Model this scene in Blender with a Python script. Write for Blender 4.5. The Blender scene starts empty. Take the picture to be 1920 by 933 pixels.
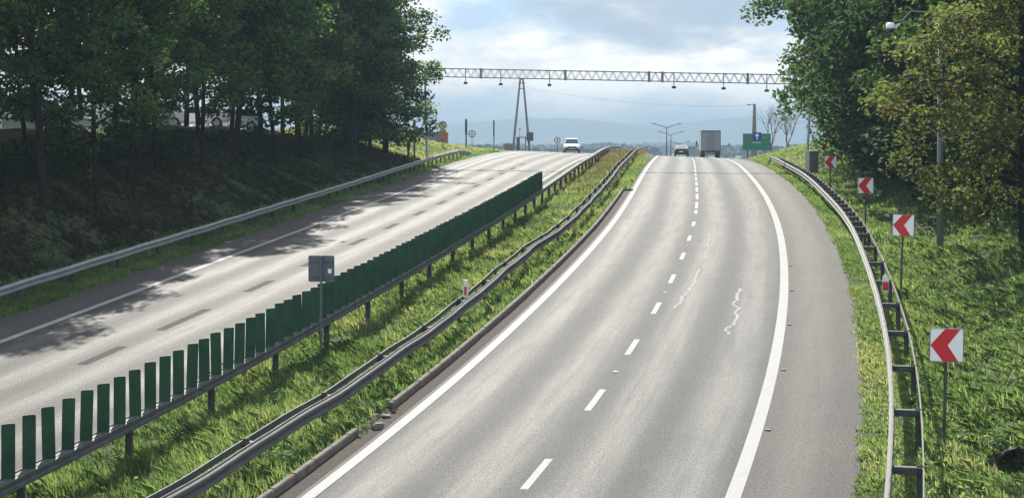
import bpy, bmesh, math, random
import numpy as np
from mathutils import Vector, Matrix

R = math.radians
scene = bpy.context.scene
COL = scene.collection
CAMZ = 8.0                                    # camera height over the datum
F, YH = 3000.0, 265.0                         # focal length in photo pixels, horizon row

# ------------------------------------------------------------------ camera, sky, sun, exposure
cam_d = bpy.data.cameras.new('camera')
cam_d.sensor_width = 36.0
cam_d.lens = F / 1920 * 36
cam_d.shift_y = -(933 / 2 - YH) / 1920
cam_d.clip_start, cam_d.clip_end = 0.1, 30000
cam = bpy.data.objects.new('camera', cam_d)
COL.objects.link(cam)
cam.location = (0, 0, CAMZ)
cam.rotation_euler = (R(90), 0, 0)
scene.camera = cam

SUN_AZ, SUN_EL = -9.0, 37.0                  # degrees from the view axis (left is negative)
scene.view_settings.view_transform = 'Standard'
scene.view_settings.look = 'None'
scene.view_settings.gamma = 1
scene.view_settings.use_curve_mapping = False
scene.view_settings.exposure = 1.6
scene.cycles.use_denoising = True
scene.cycles.max_bounces = 8
scene.cycles.transparent_max_bounces = 8
scene.cycles.volume_bounces = 0

sun_d = bpy.data.lights.new('sun', 'SUN')
sun_d.energy, sun_d.angle, sun_d.color = 4.4, R(0.5), (1.0, 0.95, 0.86)
sun = bpy.data.objects.new('sun', sun_d)
COL.objects.link(sun)
to_sun = Vector((math.sin(R(SUN_AZ)) * math.cos(R(SUN_EL)), math.cos(R(SUN_AZ)) * math.cos(R(SUN_EL)), math.sin(R(SUN_EL))))
sun.rotation_euler = to_sun.to_track_quat('Z', 'Y').to_euler()


class NT:
    """small wrapper for building node trees"""
    def __init__(self, tree):
        self.t = tree
        tree.nodes.clear()

    def n(self, kind, **kw):
        node = self.t.nodes.new(kind)
        for k, v in kw.items():
            if k == 'ins':
                for i, val in v.items():
                    if isinstance(val, bpy.types.NodeSocket):
                        self.t.links.new(val, node.inputs[i])
                    else:
                        node.inputs[i].default_value = val
            else:
                setattr(node, k, v)
        return node

    def math(self, op, a, b=0.0, c=0.0, clamp=False):
        nd = self.n('ShaderNodeMath', operation=op, use_clamp=clamp, ins={0: a, 1: b, 2: c})
        return nd.outputs[0]

    def noise(self, vec, scale, detail=2.0, rough=0.5):
        ins = {'Scale': scale, 'Detail': detail, 'Roughness': rough}
        if vec is not None:
            ins['Vector'] = vec
        return self.n('ShaderNodeTexNoise', ins=ins).outputs['Fac']

    def ramp(self, fac, stops):
        nd = self.n('ShaderNodeValToRGB', ins={0: fac})
        cr = nd.color_ramp
        while len(cr.elements) < len(stops):
            cr.elements.new(0.5)
        for e, (p, c) in zip(cr.elements, stops):
            e.position = p
            e.color = (*c, 1) if len(c) == 3 else c
        return nd.outputs[0]

    def mix(self, fac, a, b, mode='MIX'):
        nd = self.n('ShaderNodeMix', data_type='RGBA', blend_type=mode)
        for i, v in ((0, fac), (6, a), (7, b)):
            if isinstance(v, bpy.types.NodeSocket):
                self.t.links.new(v, nd.inputs[i])
            else:
                nd.inputs[i].default_value = v if i == 0 else ((*v, 1) if len(v) == 3 else v)
        return nd.outputs[2]

    def range(self, v, a, b, c, d, smooth=True):
        nd = self.n('ShaderNodeMapRange', interpolation_type='SMOOTHSTEP' if smooth else 'LINEAR',
                    ins={0: v, 1: a, 2: b, 3: c, 4: d})
        return nd.outputs[0]

    def link(self, a, b):
        self.t.links.new(a, b)


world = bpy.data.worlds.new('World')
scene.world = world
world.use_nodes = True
N = NT(world.node_tree)
sky = N.n('ShaderNodeTexSky', sky_type='NISHITA', sun_disc=False, sun_elevation=R(SUN_EL), sun_rotation=R(SUN_AZ),
          altitude=300, air_density=1.0, dust_density=2.0, ozone_density=1.5)
tc = N.n('ShaderNodeTexCoord')
mp = N.n('ShaderNodeMapping', ins={'Vector': tc.outputs['Generated'], 'Scale': (1.0, 1.0, 2.6), 'Location': (0.37, 0.0, 0.30)})
sep = N.n('ShaderNodeSeparateXYZ', ins={0: tc.outputs['Generated']})
n1 = N.noise(mp.outputs[0], 9.0, 6.0, 0.52)
n2 = N.noise(mp.outputs[0], 30.0, 5.0, 0.55)
cl = N.math('ADD', N.math('MULTIPLY', n1, 0.8), N.math('MULTIPLY', n2, 0.2))
# a dark rain cloud high in the right of the view, a bright break beside it, a pale veil low down
dx = N.math('SUBTRACT', sep.outputs[0], 0.098)
dz = N.math('SUBTRACT', sep.outputs[2], 0.092)
dd = N.math('ADD', N.math('MULTIPLY', N.math('MULTIPLY', dx, dx), 100.0), N.math('MULTIPLY', N.math('MULTIPLY', dz, dz), 640.0))
dark = N.range(N.math('ADD', dd, N.math('MULTIPLY', N.math('SUBTRACT', n2, 0.5), 1.6)), 0.2, 1.15, 1.0, 0.0)
cloud_col = N.ramp(cl, [(0.39, (0.38, 0.58, 0.82)), (0.45, (0.60, 0.74, 0.88)), (0.50, (0.88, 0.89, 0.92)), (0.56, (1.22, 1.19, 1.18))])
cloud_col = N.mix(N.math('MULTIPLY', dark, 0.85), cloud_col, (0.29, 0.38, 0.52))
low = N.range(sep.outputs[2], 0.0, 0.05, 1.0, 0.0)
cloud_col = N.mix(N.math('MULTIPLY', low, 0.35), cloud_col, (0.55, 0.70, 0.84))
cloud_bg = N.n('ShaderNodeBackground', ins={'Color': cloud_col, 'Strength': N.math('MULTIPLY', N.range(sep.outputs[2], 0.10, 0.45, 1.0, 2.1), 0.405)})  # clouds above the view are brightened to add ambient fill
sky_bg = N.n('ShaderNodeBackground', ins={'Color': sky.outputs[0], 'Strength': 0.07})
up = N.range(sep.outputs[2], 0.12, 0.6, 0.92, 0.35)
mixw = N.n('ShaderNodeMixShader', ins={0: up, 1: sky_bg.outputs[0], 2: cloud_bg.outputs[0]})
outw = N.n('ShaderNodeOutputWorld')
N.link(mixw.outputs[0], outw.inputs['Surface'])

# ------------------------------------------------------------------ the road's alignment, measured along the right carriageway
KS = np.arange(-12, 241, 12.0)
K_TH = np.array([.27955, .24035, .20117, .17028, .14752, .1273, .11412, .10961, .10992, .11066, .10941, .10627, .10211, .09811, .09573, .09476, .09458, .0947, .09485, .09495, .09501, .09504])
K_GR = np.array([.06126, .06269, .06389, .05504, .04613, .04243, .03462, .02781, .02297, .01753, .01007, .00365, -9e-05, -.00184, -.00456, -.01171, -.01785, -.0221, -.02608, -.02984, -.03206, -.03402])
SG = np.arange(-60, 701, 1.0)
K_S2 = np.concatenate([[-60, -40], KS, [330, 430, 480, 700]])
TH = np.interp(SG, np.concatenate([[-60, -24], KS]), np.concatenate([[.30, .30], K_TH]))
GR = np.interp(SG, K_S2, np.concatenate([[.055, .06], K_GR, [-.036, -.04, 0, 0]]))


def integ(v, i0):
    c = np.concatenate([[0], np.cumsum((v[1:] + v[:-1]) / 2)])
    return c - c[i0]


XC = 0.2038 + integ(np.sin(TH), 60)
YC = 27.615 + integ(np.cos(TH), 60)
ZC = CAMZ - 5.9979 + integ(GR, 60)


def smooth(t):
    t = np.clip(t, 0, 1)
    return t * t * (3 - 2 * t)


def cross(s):
    return .02 - .055 * smooth((s - 55) / 85) + 0.015 * smooth((s - 200) / 100)


def th_at(s):
    return np.interp(s, SG, TH)


def P(s, u, h=0.0):
    """station along the road, metres to the right of its lane line, metres over its surface -> world (arrays welcome)"""
    s = np.asarray(s, float); u = np.asarray(u, float)
    t = np.interp(s, SG, TH)
    return np.stack(np.broadcast_arrays(np.interp(s, SG, XC) + u * np.cos(t), np.interp(s, SG, YC) - u * np.sin(t),
                    np.interp(s, SG, ZC) + cross(s) * np.clip(u, -20.5, 7) + h), -1)


def vnoise(x, y, seed=0):
    """cheap smooth 2-D value noise, -1..1"""
    xi = np.floor(x).astype(np.int64); yi = np.floor(y).astype(np.int64)
    fx = x - xi; fy = y - yi
    fx = fx * fx * (3 - 2 * fx); fy = fy * fy * (3 - 2 * fy)

    def h(a, b):
        v = (a * 374761393 + b * 668265263 + seed * 974711) & 0x7fffffff
        v = (v ^ (v >> 13)) * 1274126177 & 0x7fffffff
        return ((v ^ (v >> 16)) & 0xffff) / 32767.5 - 1
    return (h(xi, yi) * (1 - fx) + h(xi + 1, yi) * fx) * (1 - fy) + (h(xi, yi + 1) * (1 - fx) + h(xi + 1, yi + 1) * fx) * fy


EDGE_R, EDGE_L1, EDGE_L0, KERB_U, KERB_END = 5.62, -9.7, -19.45, -4.25, 64.6


def ground_h(s, u):
    """height of the soil over the road's plane"""
    s = np.asarray(s, float); u = np.asarray(u, float)
    lump = vnoise(s / 2.1, u / 1.7, 3) * .12 + vnoise(s / .8, u / .7, 5) * .07
    # right-hand verge, ditch and bank
    fade = smooth((s - 92) / 30)
    hr = np.interp(u, [5.6, 6.3, 7.2, 8.6, 10, 12, 15, 20, 28, 60, 150],
                   [0.0, -.03, -.18, -.32, -.05, .55, 1.1, 1.8, 2.6, 3.0, 3.0])
    hr_far = np.interp(u, [5.6, 6.3, 8.0, 11, 14, 20, 60, 150], [0, .05, .55, 1.5, 1.9, 1.9, 1.2, 1.0])
    hr = hr * (1 - fade) + hr_far * fade * (1 - smooth((s - 135) / 40))
    hr = hr + lump * smooth((u - 6.2) / 2) * 1.4
    # median
    hm = np.interp(u, [-9.8, -9.3, -8.2, -6.5, -5, -4.3, -4.2], [0, -.05, -.15, -.08, 0, .04, 0.04]) + lump * np.interp(u, [-9.5, -8.5, -5.5, -4.5], [0, .9, .9, 0])
    hm = hm + .45 * smooth((s - 95) / 35) * (1 - smooth((s - 150) / 40)) * np.interp(u, [-9.3, -8, -5, -4.2], [0, 1, 1, 0])
    # left bank up to the car park, dying out into a grass mound towards the crest
    k = np.interp(s, [-60, 40, 60, 85, 98, 106, 115, 128, 145, 180], [1, 1, .9, .62, .36, .42, .5, .32, .1, 0.0])
    hl = np.interp(-u, [19.4, 20.3, 22, 24, 29.3, 34, 150], [0, .03, .85, 2.0, 4.75, 4.85, 5.2]) * k + lump * smooth((-u - 20.3) / 2) * 1.3
    h = np.where(u > 0, hr, np.where(u > -14, hm, hl))
    # under the carriageways the soil dips below the asphalt
    road = ((u < EDGE_R - .05) & (u > -3.95)) | ((u < EDGE_L1 - .05) & (u > EDGE_L0 + .05)) | ((u <= -3.85) & (u > -4.2) & (s < KERB_END))
    h = np.where(road, -.10, h)
    # a hollow in the ditch, in the near right
    h = h - 0.85 * np.exp(-(((s - 4.0) / .75) ** 2 + ((u - 8.45) / .5) ** 2))
    return h


def G(s, u, dh=0.0):
    """point on the soil"""
    return P(s, u, ground_h(s, u) + dh)


# ------------------------------------------------------------------ materials
MATS = {}


def mat(name, color, rough=.6, metal=0.0, spec=.5, var=0.0, scale=8.0, bump=0.0, transl=0.0, color2=None, emit=None, coat=0.0):
    if name in MATS:
        return MATS[name]
    m = bpy.data.materials.new(name)
    m.use_nodes = True
    T = NT(m.node_tree)
    t = T.n('ShaderNodeTexCoord')
    col = (*color, 1)
    nf = None
    if var > 0 or color2 is not None:
        nf = T.noise(t.outputs['Object'], scale, 5.0, .6)
        c2 = color2 if color2 is not None else tuple(c * (1 - var) for c in color)
        c1 = color if color2 is not None else tuple(min(1, c * (1 + var)) for c in color)
        col = T.ramp(nf, [(.3, c2), (.7, c1)])
    b = T.n('ShaderNodeBsdfPrincipled', ins={'Base Color': col, 'Roughness': rough, 'Metallic': metal, 'Specular IOR Level': spec, 'Coat Weight': coat})
    if bump > 0:
        bm_ = T.n('ShaderNodeBump', ins={'Strength': bump, 'Distance': .02, 'Height': nf if nf is not None else T.noise(t.outputs['Object'], scale, 4.0)})
        T.link(bm_.outputs[0], b.inputs['Normal'])
    o = T.n('ShaderNodeOutputMaterial')
    T.link(b.outputs[0], o.inputs[0])
    MATS[name] = m
    return m


def leaf_mat(name, stops, transl=.45, trans_gain=1.6, rough=.5):
    """foliage: colour from the leaf's own tint, light shines through from behind"""
    m = bpy.data.materials.new(name)
    m.use_nodes = True
    T = NT(m.node_tree)
    a = T.n('ShaderNodeAttribute', attribute_name='tint')
    col = T.ramp(a.outputs['Fac'], stops)
    b = T.n('ShaderNodeBsdfPrincipled', ins={'Base Color': col, 'Roughness': .75, 'Specular IOR Level': .10})
    tcol = T.mix(1.0, col, (trans_gain, trans_gain * .97, trans_gain * .60), 'MULTIPLY')
    tr = T.n('ShaderNodeBsdfTranslucent', ins={'Color': tcol})
    mx = T.n('ShaderNodeMixShader', ins={0: transl, 1: b.outputs[0], 2: tr.outputs[0]})
    o = T.n('ShaderNodeOutputMaterial')
    T.link(mx.outputs[0], o.inputs[0])
    return m


def asphalt_mat(name, lane_u, base, shoulder_from, shoulder_to, shoulder_col, track=1.46):
    """grainy worn asphalt; polished wheel tracks run along the lanes (UV = metres across, metres along)"""
    m = bpy.data.materials.new(name)
    m.use_nodes = True
    T = NT(m.node_tree)
    uv = T.n('ShaderNodeUVMap', uv_map='metres')
    sp = T.n('ShaderNodeSeparateXYZ', ins={0: uv.outputs[0]})
    u, s = sp.outputs[0], sp.outputs[1]
    long = T.n('ShaderNodeMapping', ins={'Vector': uv.outputs[0], 'Scale': (1.0, .05, 1)})
    wob = T.noise(long.outputs[0], .8, 3.0)
    uu = T.math('ADD', T.math('SUBTRACT', u, lane_u), T.math('MULTIPLY', T.math('SUBTRACT', wob, .5), .5))
    tr = T.math('MULTIPLY_ADD', T.math('COSINE', T.math('MULTIPLY', uu, 2 * math.pi / 1.8)), -.5, .5)
    streak = T.noise(long.outputs[0], 4.0, 4.0, .6)
    tr = T.math('MULTIPLY', tr, T.range(streak, .2, .7, .45, 1.0))
    blot = T.noise(uv.outputs[0], .45, 4.0, .6)
    grain = T.noise(uv.outputs[0], 26.0, 3.0, .75)
    grain2 = T.n('ShaderNodeTexVoronoi', ins={'Vector': uv.outputs[0], 'Scale': 38.0}).outputs['Color']
    g2 = T.n('ShaderNodeSeparateXYZ', ins={0: grain2}).outputs[0]
    c = T.mix(tr, tuple(v * .68 for v in base), tuple(v * track for v in base))
    sh = T.math('MULTIPLY', T.range(u, shoulder_from - .05, shoulder_from + .05, 0, 1), 1.0)
    sh2 = T.math('MULTIPLY', sh, T.range(u, shoulder_to - .05, shoulder_to + .05, 1, 0))
    c = T.mix(sh2, c, shoulder_col)
    c = T.mix(1.0, c, T.ramp(blot, [(.25, (.84, .84, .84)), (.75, (1.14, 1.13, 1.10))]), 'MULTIPLY')
    c = T.mix(1.0, c, T.ramp(grain, [(.35, (.32, .32, .33)), (.65, (1.70, 1.69, 1.63))]), 'MULTIPLY')
    c = T.mix(1.0, c, T.ramp(g2, [(.0, (.62, .62, .62)), (1.0, (1.38, 1.37, 1.35))]), 'MULTIPLY')
    ro = T.range(tr, 0, 1, .80, .72)
    b = T.n('ShaderNodeBsdfPrincipled', ins={'Base Color': c, 'Roughness': ro, 'Specular IOR Level': .10})
    bp = T.n('ShaderNodeBump', ins={'Strength': .25, 'Distance': .01, 'Height': grain})
    T.link(bp.outputs[0], b.inputs['Normal'])
    o = T.n('ShaderNodeOutputMaterial')
    T.link(b.outputs[0], o.inputs[0])
    return m


def paint_mat(name, color, wear=.5):
    m = bpy.data.materials.new(name)
    m.use_nodes = True
    T = NT(m.node_tree)
    t = T.n('ShaderNodeTexCoord')
    w = T.noise(t.outputs['Object'], 22.0, 5.0, .75)
    w2 = T.noise(t.outputs['Object'], 1.3, 3.0, .6)
    f = T.range(T.math('ADD', w, T.math('MULTIPLY', w2, .5)), .42 + .2 * wear, .62 + .2 * wear, .35, 0.0)
    c = T.mix(f, color, (.08, .078, .074))
    g_ = T.noise(t.outputs['Object'], 30.0, 3.0, .75)
    c = T.mix(1.0, c, T.ramp(g_, [(.3, (.72, .72, .72)), (.7, (1.1, 1.1, 1.1))]), 'MULTIPLY')
    b = T.n('ShaderNodeBsdfPrincipled', ins={'Base Color': c, 'Roughness': .8, 'Specular IOR Level': .1})
    o = T.n('ShaderNodeOutputMaterial')
    T.link(b.outputs[0], o.inputs[0])
    return m


def soil_mat():
    m = bpy.data.materials.new('grassy_soil')
    m.use_nodes = True
    T = NT(m.node_tree)
    t = T.n('ShaderNodeTexCoord')
    n1_ = T.noise(t.outputs['Object'], .5, 5.0, .65)
    n2_ = T.noise(t.outputs['Object'], 6.0, 5.0, .7)
    c = T.ramp(T.math('ADD', T.math('MULTIPLY', n1_, .6), T.math('MULTIPLY', n2_, .4)),
               [(.34, (.018, .024, .010)), (.48, (.030, .042, .015)), (.58, (.044, .052, .021)), (.70, (.062, .054, .030))])
    b = T.n('ShaderNodeBsdfPrincipled', ins={'Base Color': c, 'Roughness': .95, 'Specular IOR Level': .15})
    bp = T.n('ShaderNodeBump', ins={'Strength': .8, 'Distance': .08, 'Height': n2_})
    T.link(bp.outputs[0], b.inputs['Normal'])
    o = T.n('ShaderNodeOutputMaterial')
    T.link(b.outputs[0], o.inputs[0])
    return m


M_SOIL = soil_mat()
M_ROAD = asphalt_mat('worn_asphalt', 0.0, (.0555, .056, .0545), 3.72, 30, (.046, .0445, .042))
M_ROAD_L = asphalt_mat('pale_asphalt', -13.75, (.060, .059, .057), -60, -17.7, (.050, .047, .045), 1.2)
M_STRIP = mat('brown_gutter_asphalt', (.042, .034, .028), .95, spec=.08, var=.25, scale=9, bump=.3)
M_WHITE = paint_mat('road_paint', (.25, .25, .243), .6)
M_PATCH = mat('dark_sealed_asphalt', (.022, .021, .020), .9, spec=.08, var=.3, scale=12)
M_CRACK = mat('pale_crack_sealant', (.21, .205, .195), .9, spec=.08, var=.3, scale=10)
M_CONC = mat('old_concrete', (.12, .108, .092), .95, spec=.1, var=.3, scale=5, bump=.3)
M_STEEL = mat('galvanised_steel', (.092, .092, .090), .75, metal=.0, spec=.2, var=.18, scale=3)
M_STEEL_B = mat('bright_galvanised_steel', (.225, .232, .236), .6, spec=.25, var=.15, scale=2)
M_STEEL_D = mat('weathered_steel', (.065, .068, .066), .7, metal=.0, spec=.25, var=.3, scale=4)
M_POST = mat('dull_steel_post', (.055, .057, .054), .75, spec=.2, var=.3, scale=4)
M_FIN = mat('green_plastic', (.017, .058, .030), .6, spec=.25, var=.3, scale=2.5)
M_GREY = mat('grey_sign_back', (.085, .095, .105), .6, var=.15, scale=3)
M_SIGNW = mat('white_sheeting', (.78, .78, .76), .45, var=.04, scale=3)
M_SIGNR = mat('red_sheeting', (.52, .012, .02), .45, var=.06, scale=4)
M_TRUSS = mat('rust_brown_steel', (.25, .235, .23), .6, metal=.2, var=.25, scale=2)
M_TRUSS_Z = mat('pale_lattice_steel', (.42, .44, .45), .5, metal=.2, var=.15, scale=2)
M_DARK = mat('dark_plastic', (.02, .021, .023), .5, var=.1, scale=4)
M_TYRE = mat('tyre_rubber', (.015, .015, .016), .85, var=.1, scale=6)
M_GLASS = mat('tinted_glass', (.02, .025, .03), .06, spec=.8, var=.05)
M_PCONC = mat('pole_concrete', (.19, .17, .155), .85, var=.2, scale=3)
M_BARK = mat('dark_bark', (.020, .017, .014), .95, spec=.1, var=.4, scale=6, bump=.6)
M_BARE = mat('bare_twig_bark', (.12, .10, .09), .95, var=.3, scale=4)
M_SIGNG = mat('green_sheeting', (.012, .17, .10), .45, var=.08, scale=2)
M_SIGNB = mat('blue_sheeting', (.01, .045, .21), .45, var=.08, scale=2)
M_CHROME = mat('wheel_alloy', (.5, .5, .5), .3, metal=.8, var=.1)
M_LEAF = leaf_mat('deep_green_leaves', [(0, (.016, .034, .015)), (.35, (.040, .080, .028)), (.7, (.078, .130, .042)), (1, (.14, .19, .065))])
M_LEAF_R = leaf_mat('oak_leaves', [(0, (.013, .030, .014)), (.4, (.030, .064, .023)), (.75, (.062, .105, .034)), (1, (.13, .16, .055))])
M_LEAF_A = leaf_mat('autumn_leaves', [(0, (.060, .038, .022)), (.22, (.075, .062, .030)), (.42, (.060, .082, .028)), (.75, (.100, .135, .042)), (1, (.17, .18, .07))], .42, 1.45)
M_GRASS = leaf_mat('meadow_grass', [(0, (.034, .062, .028)), (.35, (.090, .155, .058)), (.65, (.165, .235, .095)), (.88, (.28, .275, .16)), (1, (.34, .31, .22))], .5, 1.45)
M_GRASS_RED = leaf_mat('dry_reddish_grass', [(0, (.08, .10, .045)), (.45, (.14, .14, .07)), (.75, (.17, .125, .085)), (1, (.22, .18, .13))], .45, 1.3)
M_WEED = leaf_mat('weed_leaves', [(0, (.028, .065, .024)), (.5, (.095, .160, .060)), (1, (.19, .25, .10))], .45, 1.5, .35)
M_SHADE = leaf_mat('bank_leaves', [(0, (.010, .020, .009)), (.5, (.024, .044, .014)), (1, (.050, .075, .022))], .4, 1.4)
M_BANK = leaf_mat('shaded_bank_grass', [(0, (.022, .028, .014)), (.5, (.042, .050, .025)), (1, (.075, .074, .040))], .35, 1.2)  # grass darkened in its own colour to stand for the bank's shade
M_FAR = mat('far_foliage', (.030, .045, .022), .95, spec=.1, var=.4, scale=.2)
M_HILL = mat('far_hillside', (.035, .050, .028), .95, spec=.1, var=.3, scale=.004)
M_PLAIN = mat('far_fields', (.065, .085, .035), .95, spec=.1, var=.35, scale=.01)


# ------------------------------------------------------------------ mesh helpers
class MB:
    """collects boxes, tubes, prisms and sheets, then links them as ONE mesh object"""
    def __init__(self):
        self.v = []; self.f = []; self.uv = {}

    def add(self, vs, fs):
        o = len(self.v)
        self.v += [tuple(map(float, p)) for p in vs]
        self.f += [tuple(i + o for i in f) for f in fs]

    def box(self, c, size, rot=None):
        hx, hy, hz = (v / 2 for v in size)
        M = rot if rot is not None else Matrix.Identity(3)
        pts = [Vector(c) + M @ Vector((x * hx, y * hy, z * hz)) for z in (-1, 1) for y in (-1, 1) for x in (-1, 1)]
        self.add(pts, [(0, 2, 3, 1), (4, 5, 7, 6), (0, 1, 5, 4), (2, 6, 7, 3), (0, 4, 6, 2), (1, 3, 7, 5)])
        return self

    def tube(self, pts, radii, n=8, cap=True):
        pts = [Vector(p) for p in pts]
        if not hasattr(radii, '__len__'):
            radii = [radii] * len(pts)
        o = len(self.v); up = Vector((0, 0, 1))
        prev = None
        for i, p in enumerate(pts):
            d = (pts[min(i + 1, len(pts) - 1)] - pts[max(i - 1, 0)]).normalized()
            if prev is None:
                a = d.cross(up if abs(d.z) < .9 else Vector((1, 0, 0))).normalized()
            else:
                a = (prev - d * prev.dot(d)).normalized()
            prev = a
            b = d.cross(a)
            for k in range(n):
                t = 2 * math.pi * k / n
                self.v.append(tuple(p + (a * math.cos(t) + b * math.sin(t)) * radii[i]))
        for i in range(len(pts) - 1):
            for k in range(n):
                k2 = (k + 1) % n
                self.f.append((o + i * n + k, o + i * n + k2, o + (i + 1) * n + k2, o + (i + 1) * n + k))
        if cap:
            self.f.append(tuple(o + k for k in reversed(range(n))))
            self.f.append(tuple(o + (len(pts) - 1) * n + k for k in range(n)))
        return self

    def prism(self, poly, axis_o, ax, ay, az, depth):
        """polygon in the (ax, ay) plane pushed along az"""
        n = len(poly)
        a = [Vector(axis_o) + Vector(ax) * x + Vector(ay) * y for x, y in poly]
        b = [p + Vector(az) * depth for p in a]
        self.add(a + b, [tuple(reversed(range(n))), tuple(range(n, 2 * n))] + [(i, (i + 1) % n, n + (i + 1) % n, n + i) for i in range(n)])
        return self

    def sweep(self, prof, frames):
        """closed profile [(across, up)] carried along frames of 3-D points (array n x m x 3 given directly)"""
        n, m = frames.shape[0], frames.shape[1]
        o = len(self.v)
        self.v += [tuple(p) for p in frames.reshape(-1, 3)]
        for i in range(n - 1):
            for k in range(m):
                k2 = (k + 1) % m
                self.f.append((o + i * m + k, o + i * m + k2, o + (i + 1) * m + k2, o + (i + 1) * m + k))
        self.f.append(tuple(o + k for k in reversed(range(m))))
        self.f.append(tuple(o + (n - 1) * m + k for k in range(m)))
        return self

    def build(self, name, material, parent=None, loc=(0, 0, 0), bevel=0.0, smooth_=False):
        me = bpy.data.meshes.new(name)
        off = Vector(loc)
        me.from_pydata([tuple(Vector(p) - off) for p in self.v], [], self.f)
        me.materials.append(material)
        if bevel > 0:
            bm = bmesh.new(); bm.from_mesh(me)
            bmesh.ops.bevel(bm, geom=[e for e in bm.edges if e.calc_face_angle(0) > .6], offset=bevel, segments=2, affect='EDGES')
            bm.to_mesh(me); bm.free()
        bm = bmesh.new(); bm.from_mesh(me)
        bmesh.ops.recalc_face_normals(bm, faces=bm.faces)
        bm.to_mesh(me); bm.free()
        if smooth_:
            for p in me.polygons:
                p.use_smooth = True
        o = bpy.data.objects.new(name, me)
        COL.objects.link(o)
        if parent is not None:
            o.parent = parent
        else:
            o.location = off
        return o


def np_obj(name, verts, faces, material, tint=None, parent=None, uv=None, smooth_=False):
    """mesh from numpy arrays; faces (n, k)"""
    me = bpy.data.meshes.new(name)
    nf, k = faces.shape
    me.vertices.add(len(verts)); me.vertices.foreach_set('co', np.ascontiguousarray(verts, np.float32).ravel())
    me.loops.add(nf * k); me.loops.foreach_set('vertex_index', faces.astype(np.int32).ravel())
    me.polygons.add(nf)
    me.polygons.foreach_set('loop_start', np.arange(0, nf * k, k, dtype=np.int32))
    me.polygons.foreach_set('loop_total', np.full(nf, k, np.int32))
    if smooth_:
        me.polygons.foreach_set('use_smooth', np.ones(nf, bool))
    me.materials.append(material)
    me.update(calc_edges=True)
    if tint is not None:
        a = me.attributes.new('tint', 'FLOAT', 'FACE'); a.data.foreach_set('value', np.ascontiguousarray(tint, np.float32))
    if uv is not None:
        l = me.uv_layers.new(name='metres')
        l.data.foreach_set('uv', np.ascontiguousarray(uv[faces.ravel()], np.float32).ravel())
    o = bpy.data.objects.new(name, me)
    COL.objects.link(o)
    if parent is not None:
        o.parent = parent
    return o


def tag(o, label=None, cat=None, group=None, kind=None):
    if label: o['label'] = label
    if cat: o['category'] = cat
    if group: o['group'] = group
    if kind: o['kind'] = kind
    return o


def thing(name, label, cat, loc=(0, 0, 0), rotz=0.0, group=None):
    o = bpy.data.objects.new(name, None)
    COL.objects.link(o)
    o.empty_display_size = .3
    o.location = tuple(float(v) for v in loc); o.rotation_euler = (0, 0, rotz)
    return tag(o, label, cat, group)


def copy_tree(o, parent=None):
    c = o.copy(); COL.objects.link(c)
    if parent is not None:
        c.parent = parent
    for ch in [x for x in KIDS(o)]:
        copy_tree(ch, c)
    return c


def KIDS(o):
    return list(o.children)


def structure(o):
    o['kind'] = 'structure'
    return o


def grid_faces(n, m):
    i = np.arange(n - 1)[:, None] * m + np.arange(m - 1)[None, :]
    i = i.ravel()
    return np.stack([i, i + 1, i + m + 1, i + m], 1)


def sheet(name, ss, us, hfun, material):
    S_, U_ = np.meshgrid(ss, us, indexing='ij')
    v = P(S_, U_, hfun(S_, U_)).reshape(-1, 3)
    return np_obj(name, v, grid_faces(len(ss), len(us)), material, uv=np.stack([U_, S_], -1).reshape(-1, 2), smooth_=True)


# ------------------------------------------------------------------ the setting
ss = np.concatenate([np.arange(-45, 30, .5), np.arange(30, 150, 1.0), np.arange(150, 250, 4.0), np.arange(250, 661, 20.0)])
us = np.unique(np.round(np.concatenate([[-150, -110, -80, -60, -50, -45], np.arange(-40, -28, 1.0), np.arange(-28, -19.6, .4), [-19.5, -19.4, -19.3, -18, -14, -10.4, -9.8, -9.7, -9.6],
     np.arange(-9.4, -4.3, .3), [-4.3, -4.22, -4.17, -4, -3.9, -3.8, -2, 0, 3, 5.5, 5.6, 5.7], np.arange(5.8, 13, .3), np.arange(13, 30, 1.0), [32, 36, 40, 50, 60, 80, 110, 150]]), 3))


def ground_all(s, u):
    h = ground_h(s, u)
    edge = np.maximum(smooth((np.abs(u + 0) - 110) / 40), smooth((s - 560) / 100))
    return h - 9 * edge


structure(sheet('ground', ss, us, ground_all, M_SOIL))
rs = np.concatenate([np.arange(-45, 60, 1.0), np.arange(60, 150, 2.0), np.arange(150, 560, 5.0)])
structure(sheet('road', rs, np.array([-3.85, -2.5, -1, 0, 1, 2.5, 4, EDGE_R]), lambda s, u: 0 * u, M_ROAD))
structure(sheet('oncoming_road', rs, np.array([EDGE_L0, -18, -16, -13.75, -12, -10.5, EDGE_L1]), lambda s, u: 0 * u, M_ROAD_L))
structure(sheet('gutter_strip', np.concatenate([np.arange(-45, KERB_END, 1.0), [KERB_END]]), np.array([-4.19, -4.0, -3.83]), lambda s, u: 0.004 + 0 * u, M_STRIP))


def stripe(name, s0, s1, u, w, material, h=.004, step=1.0, wob=0.0):
    n = max(2, int((s1 - s0) / step) + 1)
    s = np.linspace(s0, s1, n)
    o = sheet(name, s, np.array([u - w / 2, u + w / 2]), lambda a, b: h + 0 * b, material)
    return structure(o)


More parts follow.
